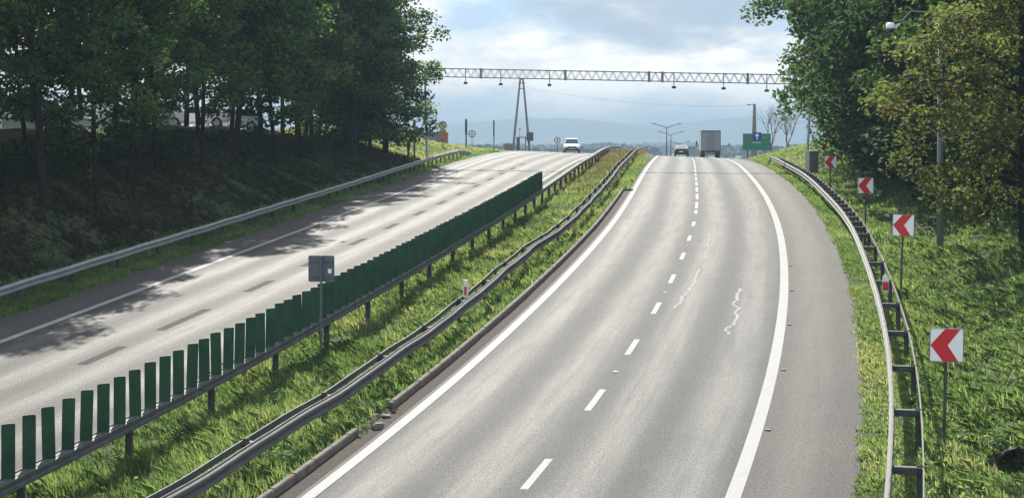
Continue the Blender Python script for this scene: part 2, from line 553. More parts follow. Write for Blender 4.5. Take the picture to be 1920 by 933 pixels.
stripe('edge_line', -45, 300, -3.60, .24, M_WHITE, .008)
stripe('edge_line', -45, 300, 3.60, .26, M_WHITE, .004)
stripe('edge_line', -45, 300, -17.5, .26, M_WHITE)
stripe('edge_line', 60, 300, -9.95, .18, M_WHITE)
dashes = [(6 * k, 6 * k + 2.05) for k in range(-5, 9)] + [(51 + 6 * k, 55.2 + 6 * k) for k in range(0, 30)]
for a, b in dashes:
    stripe('lane_dash', a, b, 0.0, .15, M_WHITE, .004, 2.1)
for k in range(0, 14):
    if k < 5:
        a, b = [(10.2, 12.7), (15.2, 18.9), (22.5, 25.1), (28.9, 31.4), (35.9, 38.4)][k]
    else:
        a = 42.5 + (k - 5) * 6.9; b = a + 2.6
    stripe('sealed_patch', a, b, -13.62, .3, M_PATCH, .004, 2.6)


def crack(pts, w=.055):
    """a wandering thread of pale sealant on the asphalt"""
    rng = np.random.default_rng(int(pts[0][0] * 10))
    s = np.array([p[0] for p in pts]); u = np.array([p[1] for p in pts])
    q = np.linspace(s[0], s[-1], int((s[-1] - s[0]) / .12))
    uu = np.interp(q, s, u) + np.convolve(rng.normal(0, .028, len(q)), [.25, .5, .25], 'same')
    ww = w * (1 + rng.uniform(-.5, .5, len(q)))
    v = np.stack([P(q, uu - ww, .004), P(q, uu + ww, .004)], 1).reshape(-1, 3)
    structure(np_obj('crack_seal', v, grid_faces(len(q), 2), M_CRACK))


crack([(19.0, .50), (20.0, .62), (21.2, .57), (21.6, .66), (23.1, .72), (24, .76), (25.6, .72), (27.5, .78)], .042)
crack([(30.3, .84), (32, .80), (33.4, .86), (35, .78), (36.8, .80), (38.7, .72)], .03)
crack([(14.8, 2.31), (15.4, 2.20), (15.9, 2.28), (16.9, 2.40), (17.9, 2.34), (18.2, 2.24), (19.0, 2.38), (19.7, 2.13), (20.6, 2.26), (21.6, 2.20), (22.8, 2.27)], .042)
v = np.stack([P(np.array([30.55, 30.62, 30.7, 30.76]), np.array([1.5, 2.1, 2.8, 3.3]), .004), P(np.array([30.62, 30.70, 30.77, 30.82]), np.array([1.5, 2.1, 2.8, 3.3]), .004)], 1).reshape(-1, 3)
structure(np_obj('crack_seal', v, grid_faces(4, 2), M_CRACK))


def kerb(name, label, s0, s1):
    k = np.arange(math.ceil(s0), s1 - .1, 1.0)
    s = np.sort(np.concatenate([[s0, s1], k - .03, k - .012, k + .012, k + .03]))
    inset = np.array([.05 if np.min(np.abs(k - q)) < .02 else 0.0 for q in s])
    prof = [(-.06, -.1), (.075, -.1), (.068, .125), (.05, .15), (-.045, .15), (-.06, .135)]
    wob = vnoise(np.floor(s) + .5, s * 0 + 2.5, 9) * .018
    fr = np.stack([P(s, KERB_U + a * (1 - inset * 6) + wob, b + wob - inset * (b > 0)) for a, b in prof], 1)
    return tag(MB().sweep(prof, fr).build(name, M_CONC), label, 'kerb', 'concrete kerbs of the median')


kerb('kerb', 'concrete kerb beside the white line, the near stretch ending at broken rubble', -40, 3.5)
kerb('kerb', 'long concrete kerb along the grassy median beyond the broken gap', 5.8, KERB_END)
tag(MB().box(P(KERB_END + .1, -3.95, .03), (.62, .16, .16), Matrix.Rotation(-.1, 3, 'Z')).build('kerb', M_CONC, bevel=.02),
    'short concrete end kerb lying across the gutter strip', 'kerb', 'concrete kerbs of the median')
rr = random.Random(4)
stones = MB()
for i in range(8):
    c = P(rr.uniform(3.5, 6.0), KERB_U + rr.uniform(-.25, .3), .03)
    stones.box(c, (rr.uniform(.06, .22), rr.uniform(.06, .2), rr.uniform(.04, .10)), Matrix.Rotation(rr.uniform(0, 3), 3, 'Z') @ Matrix.Rotation(rr.uniform(-.5, .5), 3, 'X'))
tag(stones.build('kerb_rubble', mat('rubble', (.13, .11, .09), .95, var=.4, scale=6), bevel=.015), 'heap of broken kerb stones in the gap of the kerb', 'rubble', kind='stuff')

# far country: fields, woods, hills
pn = 40
px = np.linspace(-5800, 5800, pn); py = np.concatenate([[-250], np.linspace(0, 6200, pn - 1)])
PX, PY = np.meshgrid(px, py, indexing='ij')
structure(np_obj('far_ground', np.stack([PX, PY, np.full_like(PX, CAMZ - 17.0)], -1).reshape(-1, 3), grid_faces(pn, pn), M_PLAIN))


def hills(name, d, base, amp, seed, bump):
    x = np.linspace(-5200, 5200, 220)
    y = np.linspace(0, 1, 7)
    rid = base + amp * vnoise(x / 620, x * 0 + .3, seed) + amp * .4 * vnoise(x / 210, x * 0 + .3, seed + 1) + bump(x)
    prof = np.array([0, .45, .8, 1, .9, .6, 0])
    X_, Y_ = np.meshgrid(x, y, indexing='ij')
    Z_ = CAMZ - 17.2 + rid[:, None] * prof[None, :] + 2.5 * vnoise(X_ / 60, Y_ * 9, seed + 4) * prof[None, :]
    structure(np_obj(name, np.stack([X_, d + 900 * Y_, Z_], -1).reshape(-1, 3), grid_faces(220, 7), M_HILL, smooth_=True))


g_ = lambda x, c, w: np.exp(-((x - c) / w) ** 2)
hills('hills', 5000, 66, 6, 11, lambda x: 30 * g_(x, 100, 300) + 34 * g_(x, 860, 300) - 6 * g_(x, 500, 140))
hills('foothills', 3800, 22, 5, 31, lambda x: 0 * x + 5 * g_(x, -200, 400))


def leaf_quads(cen, size, rng, updir=.35, aspect=.62):
    """diamond leaves: random facing with a lean to the sky"""
    n = len(cen)
    nrm = rng.normal(size=(n, 3)); nrm[:, 2] = np.abs(nrm[:, 2]) + updir
    nrm /= np.linalg.norm(nrm, axis=1, keepdims=True)
    a = np.cross(nrm, rng.normal(size=(n, 3))); a /= np.linalg.norm(a, axis=1, keepdims=True) + 1e-9
    b = np.cross(nrm, a)
    s = size[:, None]
    v = np.stack([cen - a * s, cen - b * s * aspect + nrm * s * .12, cen + a * s, cen + b * s * aspect + nrm * s * .12], 1)
    return v.reshape(-1, 3), np.arange(4 * n).reshape(n, 4)


# far woods: strips of crowns in the valley, one mass each
def far_wood(label, d, top, n, width, seed, x0=0.0):
    rng = np.random.default_rng(seed)
    x = rng.uniform(x0 - width, x0 + width, n)
    H = (d / 3000.0) * (17.0 * 3000 / d) + 0  # height of the ground below the eye
    hh = 17.0 + top * (1 + .35 * vnoise(x / (d * .022), x * 0, seed) + .25 * vnoise(x / (d * .008), x * 0, seed + 2))
    allv = []; sz = []
    for i in range(n):
        m = 60
        z = rng.uniform(0, 1, m) ** .7
        r = d * .0055 * np.sqrt(np.clip(1 - (z - .45) ** 2 * 2.4, .05, 1)) * rng.uniform(.7, 1.1)
        t = rng.uniform(0, 6.28, m)
        c = np.stack([x[i] + r * np.cos(t) * np.sqrt(rng.uniform(0, 1, m)), d + r * np.sin(t) + rng.uniform(-.03, .03) * d, CAMZ - 17 + hh[i] * z], 1)
        allv.append(c); sz.append(rng.uniform(.0010, .0022, m) * d)
    v_, f_ = leaf_quads(np.concatenate(allv), np.concatenate(sz), rng)
    o = np_obj('far_wood', v_, f_, M_FAR)
    tag(o, label, 'woodland', kind='stuff')


far_wood('bluish row of far trees just beyond the crest', 1100, -4.2, 150, 330, 5, 60)
far_wood('hazy far woodland in the valley below the mountains', 1900, -6.5, 240, 620, 6, 60)
far_wood('faintest far woodland at the foot of the mountains', 3000, -8.0, 300, 1100, 7, 60)


# ------------------------------------------------------------------ guardrails
def wbeam_profile(d, top=.75):
    """W-beam, ridges facing side d (+1 right, -1 left)"""
    pts = [(0, .0), (.02, .012), (.075, .05), (.075, .10), (-.012, .132), (-.012, .178), (.075, .21), (.075, .258), (.050, .276), (.022, .280), (.016, .312), (0, .312)]
    front = [(d * a, top - .31 + b) for a, b in pts]
    back = [(d * (a - .008), top - .31 + b) for a, b in reversed(pts)]
    return front + back


def rail(name, label, u_of, s0, s1, d, posts, top=.75, back=True, back_off=.42, spacer=True, h_of=None, step=.7, dip=None, steel=None, lip=None, back_steel=None):
    c0 = G(s0, u_of(s0))
    root = thing(name, label, 'guardrail', c0, 0.0, 'guardrails of the two carriageways')
    s = np.arange(s0, s1 + .01, step)
    hh = (h_of(s) if h_of else 0 * s)
    prof = wbeam_profile(d, top)
    fr = np.stack([P(s, u_of(s) + a, b + hh) for a, b in prof], 1)
    MB().sweep(prof, fr).build('beam', steel or M_STEEL, root, c0)
    if back:
        bp = [(-.012, .56), (.012, .56), (.012, .68), (-.012, .68)]
        fr = np.stack([P(s, u_of(s) - d * back_off + a, b + hh) for a, b in bp], 1)
        MB().sweep(bp, fr).build('rear_strap', back_steel or M_STEEL, root, c0)
    for sp in posts:
        u = float(u_of(sp)); t = float(th_at(sp)); rm = Matrix.Rotation(-t, 3, 'Z')
        h = float(h_of(np.array([sp]))[0]) if h_of else 0.0
        pu = u - d * (back_off if back else .16)
        g = float(ground_h(sp, pu))
        zb, zt = g - .25, h + (.70 if back else .66)
        m = MB()
        c = P(sp, pu + d * .05, (zb + zt) / 2)
        m.box(c, (.11, .008, zt - zb), rm)
        for e in (-1, 1):
            q = P(sp, pu + d * .05 + e * .051, (zb + zt) / 2)
            m.box(q, (.008, .062, zt - zb), rm)
        m.build('post', M_POST, root, c0)
        if spacer:
            wd = (back_off if back else .16) - .02
            MB().box(P(sp, u - d * (.012 + wd / 2), h + .62), (wd, .13 if back_off > .45 else .12, .12 if back_off > .45 else .06), rm).build('spacer', M_POST, root, c0)
    return root


UM = lambda s: np.interp(s, [-40, -4, 0, 3.7, 7, 10, 16, 21, 28, 30.5, 36, 44, 56, 66, 80, 100, 135, 180], [-4.92, -4.92, -4.93, -4.86, -4.88, -4.86, -4.90, -5.04, -5.13, -5.05, -4.88, -4.92, -4.97, -4.98, -5.1, -5.15, -5.35, -5.5]) + .012 * np.sin(np.asarray(s) * 1.9)
HM = lambda s: .02 * np.sin(np.asarray(s) * .9) + .18 * smooth((np.asarray(s) - 95) / 30)
rail('guardrail', 'long grey guardrail dented in the median, nearest the right carriageway', UM, -26, 170, 1, list(np.arange(-24, 120, 4.0) + .2), h_of=HM, back_off=.36)
UR = lambda s: 6.18 + .03 * np.sin(np.asarray(s) * .21)
pr = list(np.arange(-24.4, 33, 4.0)) + list(np.arange(34, 100, 2.0))
HR_ = lambda s: -.55 * smooth((np.asarray(s) - 103) / 6)
rail('guardrail', 'pale guardrail beside the shoulder and red chevron signs, posts and thin strap behind', UR, -26, 109, -1, pr, back_off=.50, h_of=HR_)
UL = lambda s: -20.25 + .25 * smooth((np.asarray(s) - 96) / 16) + 0 * np.asarray(s)
HL = lambda s: -.35 * smooth((np.asarray(s) - 108) / 8) + .008 * np.sin(np.asarray(s) * 1.3)
rail('guardrail', 'grey twin-ridged guardrail below the wooded bank beside the oncoming carriageway', UL, -10, 116, 1, list(np.arange(-8, 60, 4.0)) + list(np.arange(60, 116, 2.0)), back=False, h_of=HL, steel=M_STEEL_B)

# guardrail with the green anti-glare fins
UF = -8.2
c0 = G(0, UF)
fence = thing('glare_guardrail', 'dark double guardrail on the median carrying a row of tall green fins', 'guardrail', c0, 0.0, 'guardrails of the two carriageways')
s = np.arange(-26, 168, 1.0)
hf = .22 * smooth((s - 95) / 30)
for d in (1, -1):
    prof = [(d * a, b) for a, b in [(0, .49), (.045, .505), (.045, .565), (.015, .585), (.015, .625), (.045, .645), (.045, .695), (0, .71), (-.008, .71), (-.008, .49)]]
    fr = np.stack([P(s, UF + d * .10 + a, b + hf) for a, b in prof], 1)
    MB().sweep(prof, fr).build('beam', M_STEEL_D, fence, c0)
tops = MB()
fr = np.stack([P(s, UF + a, b + hf) for a, b in [(-.05, .62), (.05, .62), (.05, .70), (-.05, .70)]], 1)
MB().sweep(None, fr).build('fin_carrier', M_STEEL, fence, c0)
for sp in np.arange(-22.5, 130, 4.0):
    t = float(th_at(sp)); rm = Matrix.Rotation(-t, 3, 'Z')
    g = float(ground_h(sp, UF)); zb, zt = g - .25, .64 + .22 * float(smooth((sp - 95) / 30))
    m = MB()
    m.box(P(sp, UF, (zb + zt) / 2), (.13, .01, zt - zb), rm)
    for e in (-1, 1):
        m.box(P(sp, UF + e * .061, (zb + zt) / 2), (.01, .07, zt - zb), rm)
    m.build('post', M_POST, fence, c0)
rr = random.Random(11)
fin_s = np.arange(-3.6, 56.6, .667)
for i, sp in enumerate(fin_s):
    t = float(th_at(sp))
    ang = -t + R(17 + rr.uniform(-4, 4))
    rm = Matrix.Rotation(ang, 3, 'Z') @ Matrix.Rotation(R(rr.uniform(-1.6, 1.6)), 3, 'Y')
    base = Vector(P(sp, UF + .02, .69)); w, H, th_ = .228, .93 + rr.uniform(-.012, .012), .022
    prof = []
    for k in range(7):
        x = (k / 6 - .5) * w; prof.append((x, .03 * (1 - (2 * k / 6 - 1) ** 2)))
    for k in reversed(range(7)):
        x = (k / 6 - .5) * w; prof.append((x, .03 * (1 - (2 * k / 6 - 1) ** 2) + th_))
    rows = []
    for z, sc in ((0, .94), (.03, 1), (H - .05, 1), (H - .012, .97), (H, .86)):
        rows.append([tuple(base + rm @ Vector((x * sc, y - .02, z + (.02 * (x / w) if z > .5 else 0)))) for x, y in prof])
    m = MB(); m.sweep(None, np.array(rows)); m.build('glare_fin', M_FIN, fence, c0)
    MB().box(base + rm @ Vector((.06, -.03, -.005)), (.12, .10, .03), rm).build('fin_bracket', M_STEEL, fence, c0) if sp < 26 else None

# ------------------------------------------------------------------ signs along the road
def chevron(s, u, label, size=.60, ctr=1.93, tilt=0.0):
    g = float(ground_h(s, u))
    t = float(th_at(s))
    root = thing('chevron_sign', label, 'sign', P(s, u, g), 0, 'red and white curve chevron signs')
    root.rotation_euler = (0, tilt, -t * .35)
    z = ctr - g
    a = size / 2
    MB().tube([(0.0, .05, -.3), (0, .05, z + a + .05)], .03, 8).build('post', M_POST, root)
    pn_ = MB().box((0, 0, z), (size, .022, size)).build('panel', M_SIGNW, root, bevel=.006)
    # the arrow head points left; it reaches both edges of the panel
    arr = [(-.985, .0), (-.13, .985), (.80, .985), (.06, .0), (.72, -.985), (-.22, -.985)]
    MB().prism([(x * a, y * a) for x, y in arr], (0, -.0115, z), (1, 0, 0), (0, 0, 1), (0, -1, 0), .003).build('chevron', M_SIGNR, pn_)
    fr_ = MB()
    fr_.box((a + .006, .004, z), (.012, .035, size + .02)); fr_.box((-a - .006, .004, z), (.012, .035, size + .02))
    fr_.box((0, .004, z + a + .006), (size, .035, .012)); fr_.box((0, .004, z - a - .006), (size, .035, .012))
    fr_.build('rim', M_GREY, pn_)
    for zz in (-.17, .17):
        MB().box((0, .045, z + zz), (.1, .05, .03)).build('clamp', M_STEEL, root)
    return root


chevron(3.7, 7.12, 'largest red and white chevron sign, nearest, in the weeds by the guardrail', ctr=1.86, tilt=R(1.2))
chevron(22, 7.05, 'second chevron sign from the front, in full sun before the shaded slope', ctr=1.99, size=.62, tilt=R(2.0))
chevron(38, 6.97, 'third chevron sign from the front, low on its post against the shady bank', ctr=1.92)
chevron(56, 6.80, 'smallest, farthest chevron sign, just right of the pale roadside cabinet', ctr=1.87)

root = thing('road_sign', 'grey back of a square sign with a small sticker beside the green fins', 'sign', G(11.8, -7.8), -float(th_at(11.8)) * .4)
z0 = 2.31
MB().tube([(0, -.03, -.3), (0, -.03, z0 + .34)], .03, 8).build('post', M_GREY, root)
pnl = MB()
poly = []
for cx, cz, a0 in ((.29, .29, 0), (-.29, .29, 90), (-.29, -.29, 180), (.29, -.29, 270)):
    for k in range(5):
        a = R(a0 + 22.5 * k); poly.append((cx + .045 * math.cos(a), cz + .045 * math.sin(a)))
pnl.prism(poly, (0, .012, z0), (1, 0, 0), (0, 0, 1), (0, 1, 0), .012)
pn_ = pnl.build('panel', M_GREY, root)
MB().prism([(-.045, -.055), (.045, -.055), (.045, .055), (-.045, .055)], (.215, .008, z0 - .06), (1, 0, 0), (0, 0, 1), (0, 1, 0), .003).build('sticker', M_SIGNW, pn_)
for zz in (-.2, .2):
    MB().box((0, -.005, z0 + zz), (.6, .03, .035)).build('rail', M_GREY, root)


def delineator(s, u, h, label, red, w=.14):
    root = thing('delineator', label, 'delineator', P(s, u, h), -float(th_at(s)), 'delineator posts on the guardrails')
    poly = [(-w / 2, 0), (w / 2, 0), (w / 2, .36), (w * .25, .5), (-w * .35, .5), (-w / 2, .40)]
    MB().prism(poly, (0, -.03, 0), (1, 0, 0), (0, 0, 1), (0, 1, 0), .06).build('body', mat('pale_plastic', (.62, .61, .58), .5, var=.1), root, bevel=.008)
    MB().box((0, -.033, .2), (w * red, .006, .24)).build('reflector', M_SIGNR, root)
    return root


delineator(17.0, -5.2, .62, 'slim white delineator with a red reflector on the dented median guardrail', .5)
delineator(19.0, 6.45, .42, 'stubby red faced delineator with a pale cap on the shoulder guardrail', .9, .17)

M_STUD = mat('stud_plastic', (.55, .55, .5), .4, var=.1)
M_STUDR = mat('dark_red_stud', (.05, .02, .02), .4, var=.1)
studs = [(9.93, 0, 'pale road stud in the gap of the lane dashes, nearest the front', M_STUD), (21.9, 0, 'pale road stud between lane dashes beside the start of the wavy crack', M_STUD),
         (34.2, 0, 'farthest pale road stud between the lane dashes', M_STUD),
         (4.6, 3.83, 'reddish road stud on the shoulder, nearest, against the right edge line', M_STUDR), (10.3, 3.85, 'second dark road stud along the right edge line', M_STUDR),
         (16.2, 3.83, 'third dark road stud along the right edge line', M_STUDR), (22.2, 3.83, 'fourth dark road stud along the right edge line', M_STUDR), (27.9, 3.82, 'fifth and farthest dark road stud along the right edge line', M_STUDR)]
for sp, u, lb, mm in studs:
    poly = [(-.06, 0), (-.045, .018), (.045, .018), (.06, 0)]
    m = MB().prism(poly, (0, -.05, .001), (1, 0, 0), (0, 0, 1), (0, 1, 0), .1)
    o = m.build('road_stud', mm); o.location = tuple(P(sp, u, .002)); o.rotation_euler = (0, 0, -float(th_at(sp)))
    tag(o, lb, 'road stud', 'road studs')

# mast with the dome camera, on the right bank
g = G(33, 9.29)
mast = thing('camera_mast', 'tall grey mast with a dome camera on a cranked arm, before the autumn tree', 'mast', g)
MB().tube([(0, 0, -.3), (0, 0, 2.5), (0, 0, 8.9)], [.125, .115, .07], 10).build('pole', mat('grey_paint_steel', (.17, .19, .20), .5, metal=.3, var=.12), mast, smooth_=True)
MB().box((0, 0, .1), (.34, .34, .16)).build('base_collar', M_CONC, mast, bevel=.02)
MB().tube([(0, 0, 8.65), (-.55, -.05, 8.75), (-1.1, -.1, 8.78), (-1.4, -.12, 8.45), (-1.75, -.15, 8.4)], [.05, .045, .04, .04, .04], 8).build('arm', M_STEEL, mast)
dm = MB()
rows = []
for z, r in ((.18, .03), (.17, .11), (.10, .165), (0, .18), (-.05, .18)):
    rows.append([(-1.85 + r * math.cos(k * .5236), -.15 + r * math.sin(k * .5236), 8.2 + z) for k in range(12)])
dome = dm.sweep(None, np.array(rows)).build('dome_housing', mat('white_plastic', (.75, .76, .78), .4, var=.04), mast, smooth_=True)
rows = []
for z, r in ((-.05, .15), (-.12, .135), (-.18, .09), (-.205, .02)):
    rows.append([(-1.85 + r * math.cos(k * .5236), -.15 + r * math.sin(k * .5236), 8.2 + z) for k in range(12)])
MB().sweep(None, np.array(rows)).build('dome_lens', M_GLASS, dome, smooth_=True)

# ------------------------------------------------------------------ gantry over both carriageways
SR, SL = 91.0, 100.0
URG, ULG = 8.45, -21.6
gb = G(SR, URG); gl = G(SL, ULG)
gantry = thing('gantry', 'long lattice gantry spanning both carriageways with detectors hanging beneath', 'gantry', gb)
A = Vector(P(SL, ULG, 0)); A.z = CAMZ + (265 - 143.5) / 3000 * A.y
B = Vector(P(SR, URG, 0)); B.z = CAMZ + (265 - 158.5) / 3000 * B.y
HT = .66
D_ = (B - A); Ln = D_.length; dirx = D_.normalized(); side = Vector((-dirx.y, dirx.x, 0)).normalized(); upv = dirx.cross(side) * -1
upv = Vector((0, 0, 1))
for z, e in ((0, -1), (0, 1), (HT, -1), (HT, 1)):
    MB().tube([A + upv * z + side * (.14 * e), B + upv * z + side * (.14 * e)], .038, 6).build('chord', M_TRUSS, gantry, gb)
lat = MB()
nb = 92
for e in (-1, 1):
    for k in range(nb):
        p0 = A + dirx * (Ln * k / nb) + side * (.14 * e); p1 = A + dirx * (Ln * (k + 1) / nb) + side * (.14 * e)
        if k % 2: lat.tube([p0 + upv * HT, p1], .019, 4, False)
        else: lat.tube([p0, p1 + upv * HT], .019, 4, False)
lat.build('lattice', M_TRUSS_Z, gantry, gb)


def on_truss(px):
    """distance along the gantry at which it lies in the given viewing direction"""
    k = (px - 960) / F
    return (k * A.y - A.x) / (dirx.x - k * dirx.y)


for px in (902, 1060, 1217, 1242, 1402):
    c = A + dirx * on_truss(px)
    for e in (-1, 1):
        MB().box(c + upv * (HT / 2) + side * (.14 * e), (.10, .08, HT + .16)).build('splice_plate', M_TRUSS, gantry, gb)
for px, drop in ((875, .38), (941, .42), (1032, .40), (1265, .36), (1358, .36), (1439, .45)):
    c = A + dirx * on_truss(px) - side * .2
    det = MB().tube([c + upv * (HT + .05), c - upv * drop], .035, 6).build('hanger', M_TRUSS, gantry, gb)
    MB().box(c - upv * (drop + .08), (.30, .30, .17)).build('detector', M_DARK, det, gb, bevel=.02)
# legs: a steel lattice of two tubes each side
for nm, q, base in (('leg', B, gb), ('leg', A, gl)):
    base = Vector(base)
    top = Vector((q.x, q.y, q.z + HT))
    lean = Vector((-.45, 0, 0)) if q is B else Vector((.2, 0, 0))
    MB().tube([base + lean - Vector((0, 0, .3)), top], [.10, .085], 8).build('leg', mat('pale_steel_leg', (.50, .51, .50), .5, metal=.2, var=.15), gantry, gb)
# cabinet at the foot of the right leg
cab = thing('service_cabinet', 'pale upright cabinet with a dark side at the foot of the gantry leg', 'cabinet', G(88.5, 8.15), -.3)
MB().box((-.18, 0, .85), (.30, .35, 1.75)).build('pale_column', mat('weathered_white', (.72, .71, .66), .7, var=.15), cab, bevel=.02)
MB().box((.28, .05, .8), (.55, .5, 1.65)).build('housing', M_GREY, cab, bevel=.02)
MB().box((.28, .05, 1.66), (.62, .56, .06)).build('lid', M_STEEL_D, cab)

# ------------------------------------------------------------------ poles, signs and small things around the crest
def at_px(px, s):
    """distance right of the lane line seen at a picture column, for something standing at station s"""
    u = 0.0
    for _ in range(20):
        p = P(s, u)
        u += ((px - 960) * p[1] / F - p[0]) / math.cos(float(th_at(s)))
    return u


def z_px(py, y):
    return CAMZ + (YH - py) * y / F


# concrete A-pole left of the road, with the switch box on its right leg
S_A = 170.0
c = Vector(P(S_A, at_px(978, S_A))); bz = z_px(293, c.y); tz = z_px(149, c.y)
ap = thing('utility_pole', 'concrete A-shaped power pole beside the oncoming carriageway with a grey box on one leg', 'utility pole', (c.x, c.y, bz - 1), 0, 'concrete A-shaped power poles')
h = tz - bz + 1
for x0, x1 in ((-1.25, -.18), (1.15, .18)):
    MB().tube([(x0, 0, 0), (x1, 0, h)], [.17, .11], 8).build('leg', M_PCONC, ap)
MB().box((0, 0, h - .45), (.75, .12, .14)).build('brace', M_PCONC, ap)
MB().box((0, 0, h + .02), (.6, .22, .10)).build('cap', M_PCONC, ap)
MB().box((-.05, -.1, h - 1.15), (.5, .1, .1)).build('brace', M_PCONC, ap)
MB().box((1.02, -.3, z_px(256, c.y) - bz + 1), (.86, .42, 1.08)).build('switch_box', mat('dark_grey_box', (.06, .075, .085), .6, var=.1), ap, bevel=.02)
ap2 = thing('utility_pole', 'slim dark power pole rising behind the green direction sign', 'utility pole', tuple(P(172, at_px(1415, 172), -.6)), 0, 'concrete A-shaped power poles')
yy = ap2.location.y; h2 = z_px(195, yy) - ap2.location.z
for x0 in (-.32, .14):
    MB().tube([(x0, 0, 0), (.0 + x0 * .2, 0, h2)], [.17, .11], 8).build('leg', M_PCONC, ap2)
MB().box((-.05, 0, h2 * .55), (.35, .1, .12)).build('brace', M_PCONC, ap2)
MB().tube([(0, 0, h2 - .3), (-.4, 0, h2 - .05), (-.6, 0, h2 - .1)], .03, 6).build('arm', M_STEEL, ap2)
MB().box((-.72, 0, h2 - .1), (.42, .2, .12)).build('lamp_head', M_GREY, ap2, bevel=.03)
w0 = Vector((c.x + .2, c.y, tz - .9)); w1 = Vector((ap2.location.x, ap2.location.y, z_px(197, yy)))
pts = []
for k in range(25):
    t = k / 24; p = w0.lerp(w1, t); p.z -= 4 * .9 * t * (1 - t); pts.append(p)
tag(MB().tube(pts, .009, 5).build('power_cable', M_DARK), 'thin sagging cable hung between the two power poles', 'cable')

# steel frame hut and concrete block by the A-pole
S_F = 168.0
c = P(S_F, at_px(978, S_F)); bz = z_px(291, c[1])
fr_ = thing('switchgear_frame', 'small grey steel frame with a lamp on top between the legs of the power pole', 'frame', (c[0], c[1], bz - .4))
hh = z_px(258, c[1]) - bz + .4
MB().box((-.42, 0, hh / 2), (.42, .35, hh)).build('column', M_GREY, fr_, bevel=.02)
MB().box((.48, 0, hh / 2), (.12, .12, hh)).build('column', M_GREY, fr_)
MB().box((.12, 0, hh + .03), (1.5, .25, .12)).build('crossbar', M_GREY, fr_)
MB().tube([(-.22, 0, hh), (-.22, 0, hh + .95)], .03, 6).build('lamp_post', M_GREY, fr_)
MB().prism([(-.05, 0), (.05, 0), (.2, .13), (-.2, .13)], (-.22, -.1, hh + .93), (1, 0, 0), (0, 0, 1), (0, 1, 0), .2).build('lamp_shade', M_DARK, fr_)
c = P(160, at_px(953, 160)); 
o = MB().box((0, 0, .3), (.95, .7, 1.1)).build('concrete_block', M_PCONC, bevel=.04); o.location = (c[0], c[1], z_px(283, c[1])); tag(o, 'low dark concrete block at the foot of the power pole', 'concrete block')


def round_sign(s, px, py, dpx, label, face, ring, symbol=None, lower=None, foot=300):
    p = P(s, at_px(px, s)); sc = p[1] / F
    zb = float(G(s, at_px(px, s))[2]) - .2
    root = thing('round_sign', label, 'sign', (p[0], p[1], zb), 0, 'round traffic signs near the crest')
    zc = z_px(py, p[1]) - zb; r = dpx * sc / 2

    def disc(rad, y0, th_, m, nm, par):
        poly = [(rad * math.cos(k * math.pi / 12), rad * math.sin(k * math.pi / 12)) for k in range(24)]
        return MB().prism(poly, (0, y0, zc), (1, 0, 0), (0, 0, 1), (0, 1, 0), th_).build(nm, m, par)
    MB().tube([(0, .05, 0), (0, .05, zc + r * .8)], .035, 6).build('post', M_GREY, root)
    d = disc(r, 0, .02, ring, 'disc', root)
    disc(r * .76, -.004, .006, face, 'disc_face', d)
    if symbol is not None:
        for poly in symbol:
            MB().prism([(x * r, y * r) for x, y in poly], (0, -.008, zc), (1, 0, 0), (0, 0, 1), (0, 1, 0), .004).build('symbol', M_DARK, d)
    if lower is not None:
        w, hh_, m = lower
        MB().box((0, .0, zc - r - hh_ / 2 - .02), (w, .03, hh_)).build('lower_panel', m, root, bevel=.005)
    return root


M_YEL = mat('faded_yellow', (.48, .42, .16), .6, var=.15)
M_ORG = mat('rusty_orange', (.34, .17, .06), .7, var=.25, scale=3)
round_sign(118, 830, 235, 15.5, 'yellowish round sign above a rusty plate on the grass mound', M_YEL, M_GREY,
           [[(-.45, .35), (-.3, .5), (.45, -.35), (.3, -.5)]], (.62, .78, M_ORG))
round_sign(125, 885, 251, 13.5, 'pale round sign with a small dark mark beside the curving guardrail', M_SIGNW, M_GREY, [[(-.2, -.3), (.2, -.3), (.2, .1), (0, .35), (-.2, .1)]])
round_sign(150, 1045, 263, 12.0, 'white round sign with a dark upright mark left of the white car', M_SIGNW, M_DARK, [[(-.16, -.4), (.16, -.4), (.16, .4), (-.16, .4)]])


def stake(s, px, ptop, r, label, foot=.25):
    p = G(s, at_px(px, s)); h_ = z_px(ptop, p[1]) - p[2]
    root = thing('steel_pole', label, 'pole', tuple(p), 0, 'bare poles on the mound')
    MB().tube([(0, 0, -.2), (0, 0, h_ * .55), (0, 0, h_)], [r * 1.0, r, r * .8], 8).build('shaft', M_GREY, root)
    MB().tube([(0, 0, h_ * .5), (0, 0, h_ * .98)], r * 1.5, 8).build('sleeve', M_STEEL_D, root)
    return root


stake(130, 874, 223, .075, 'thicker dark pole standing just left of the pale round sign')
stake(134, 926, 225, .05, 'slim lone pole between the pale round sign and the power pole')
stake(100, 777, 224, .07, 'dark pole standing in front of the grass mound beside the last trees')
stake(98, 766, 262, .09, 'short brown stake in the weeds beside the last trees')

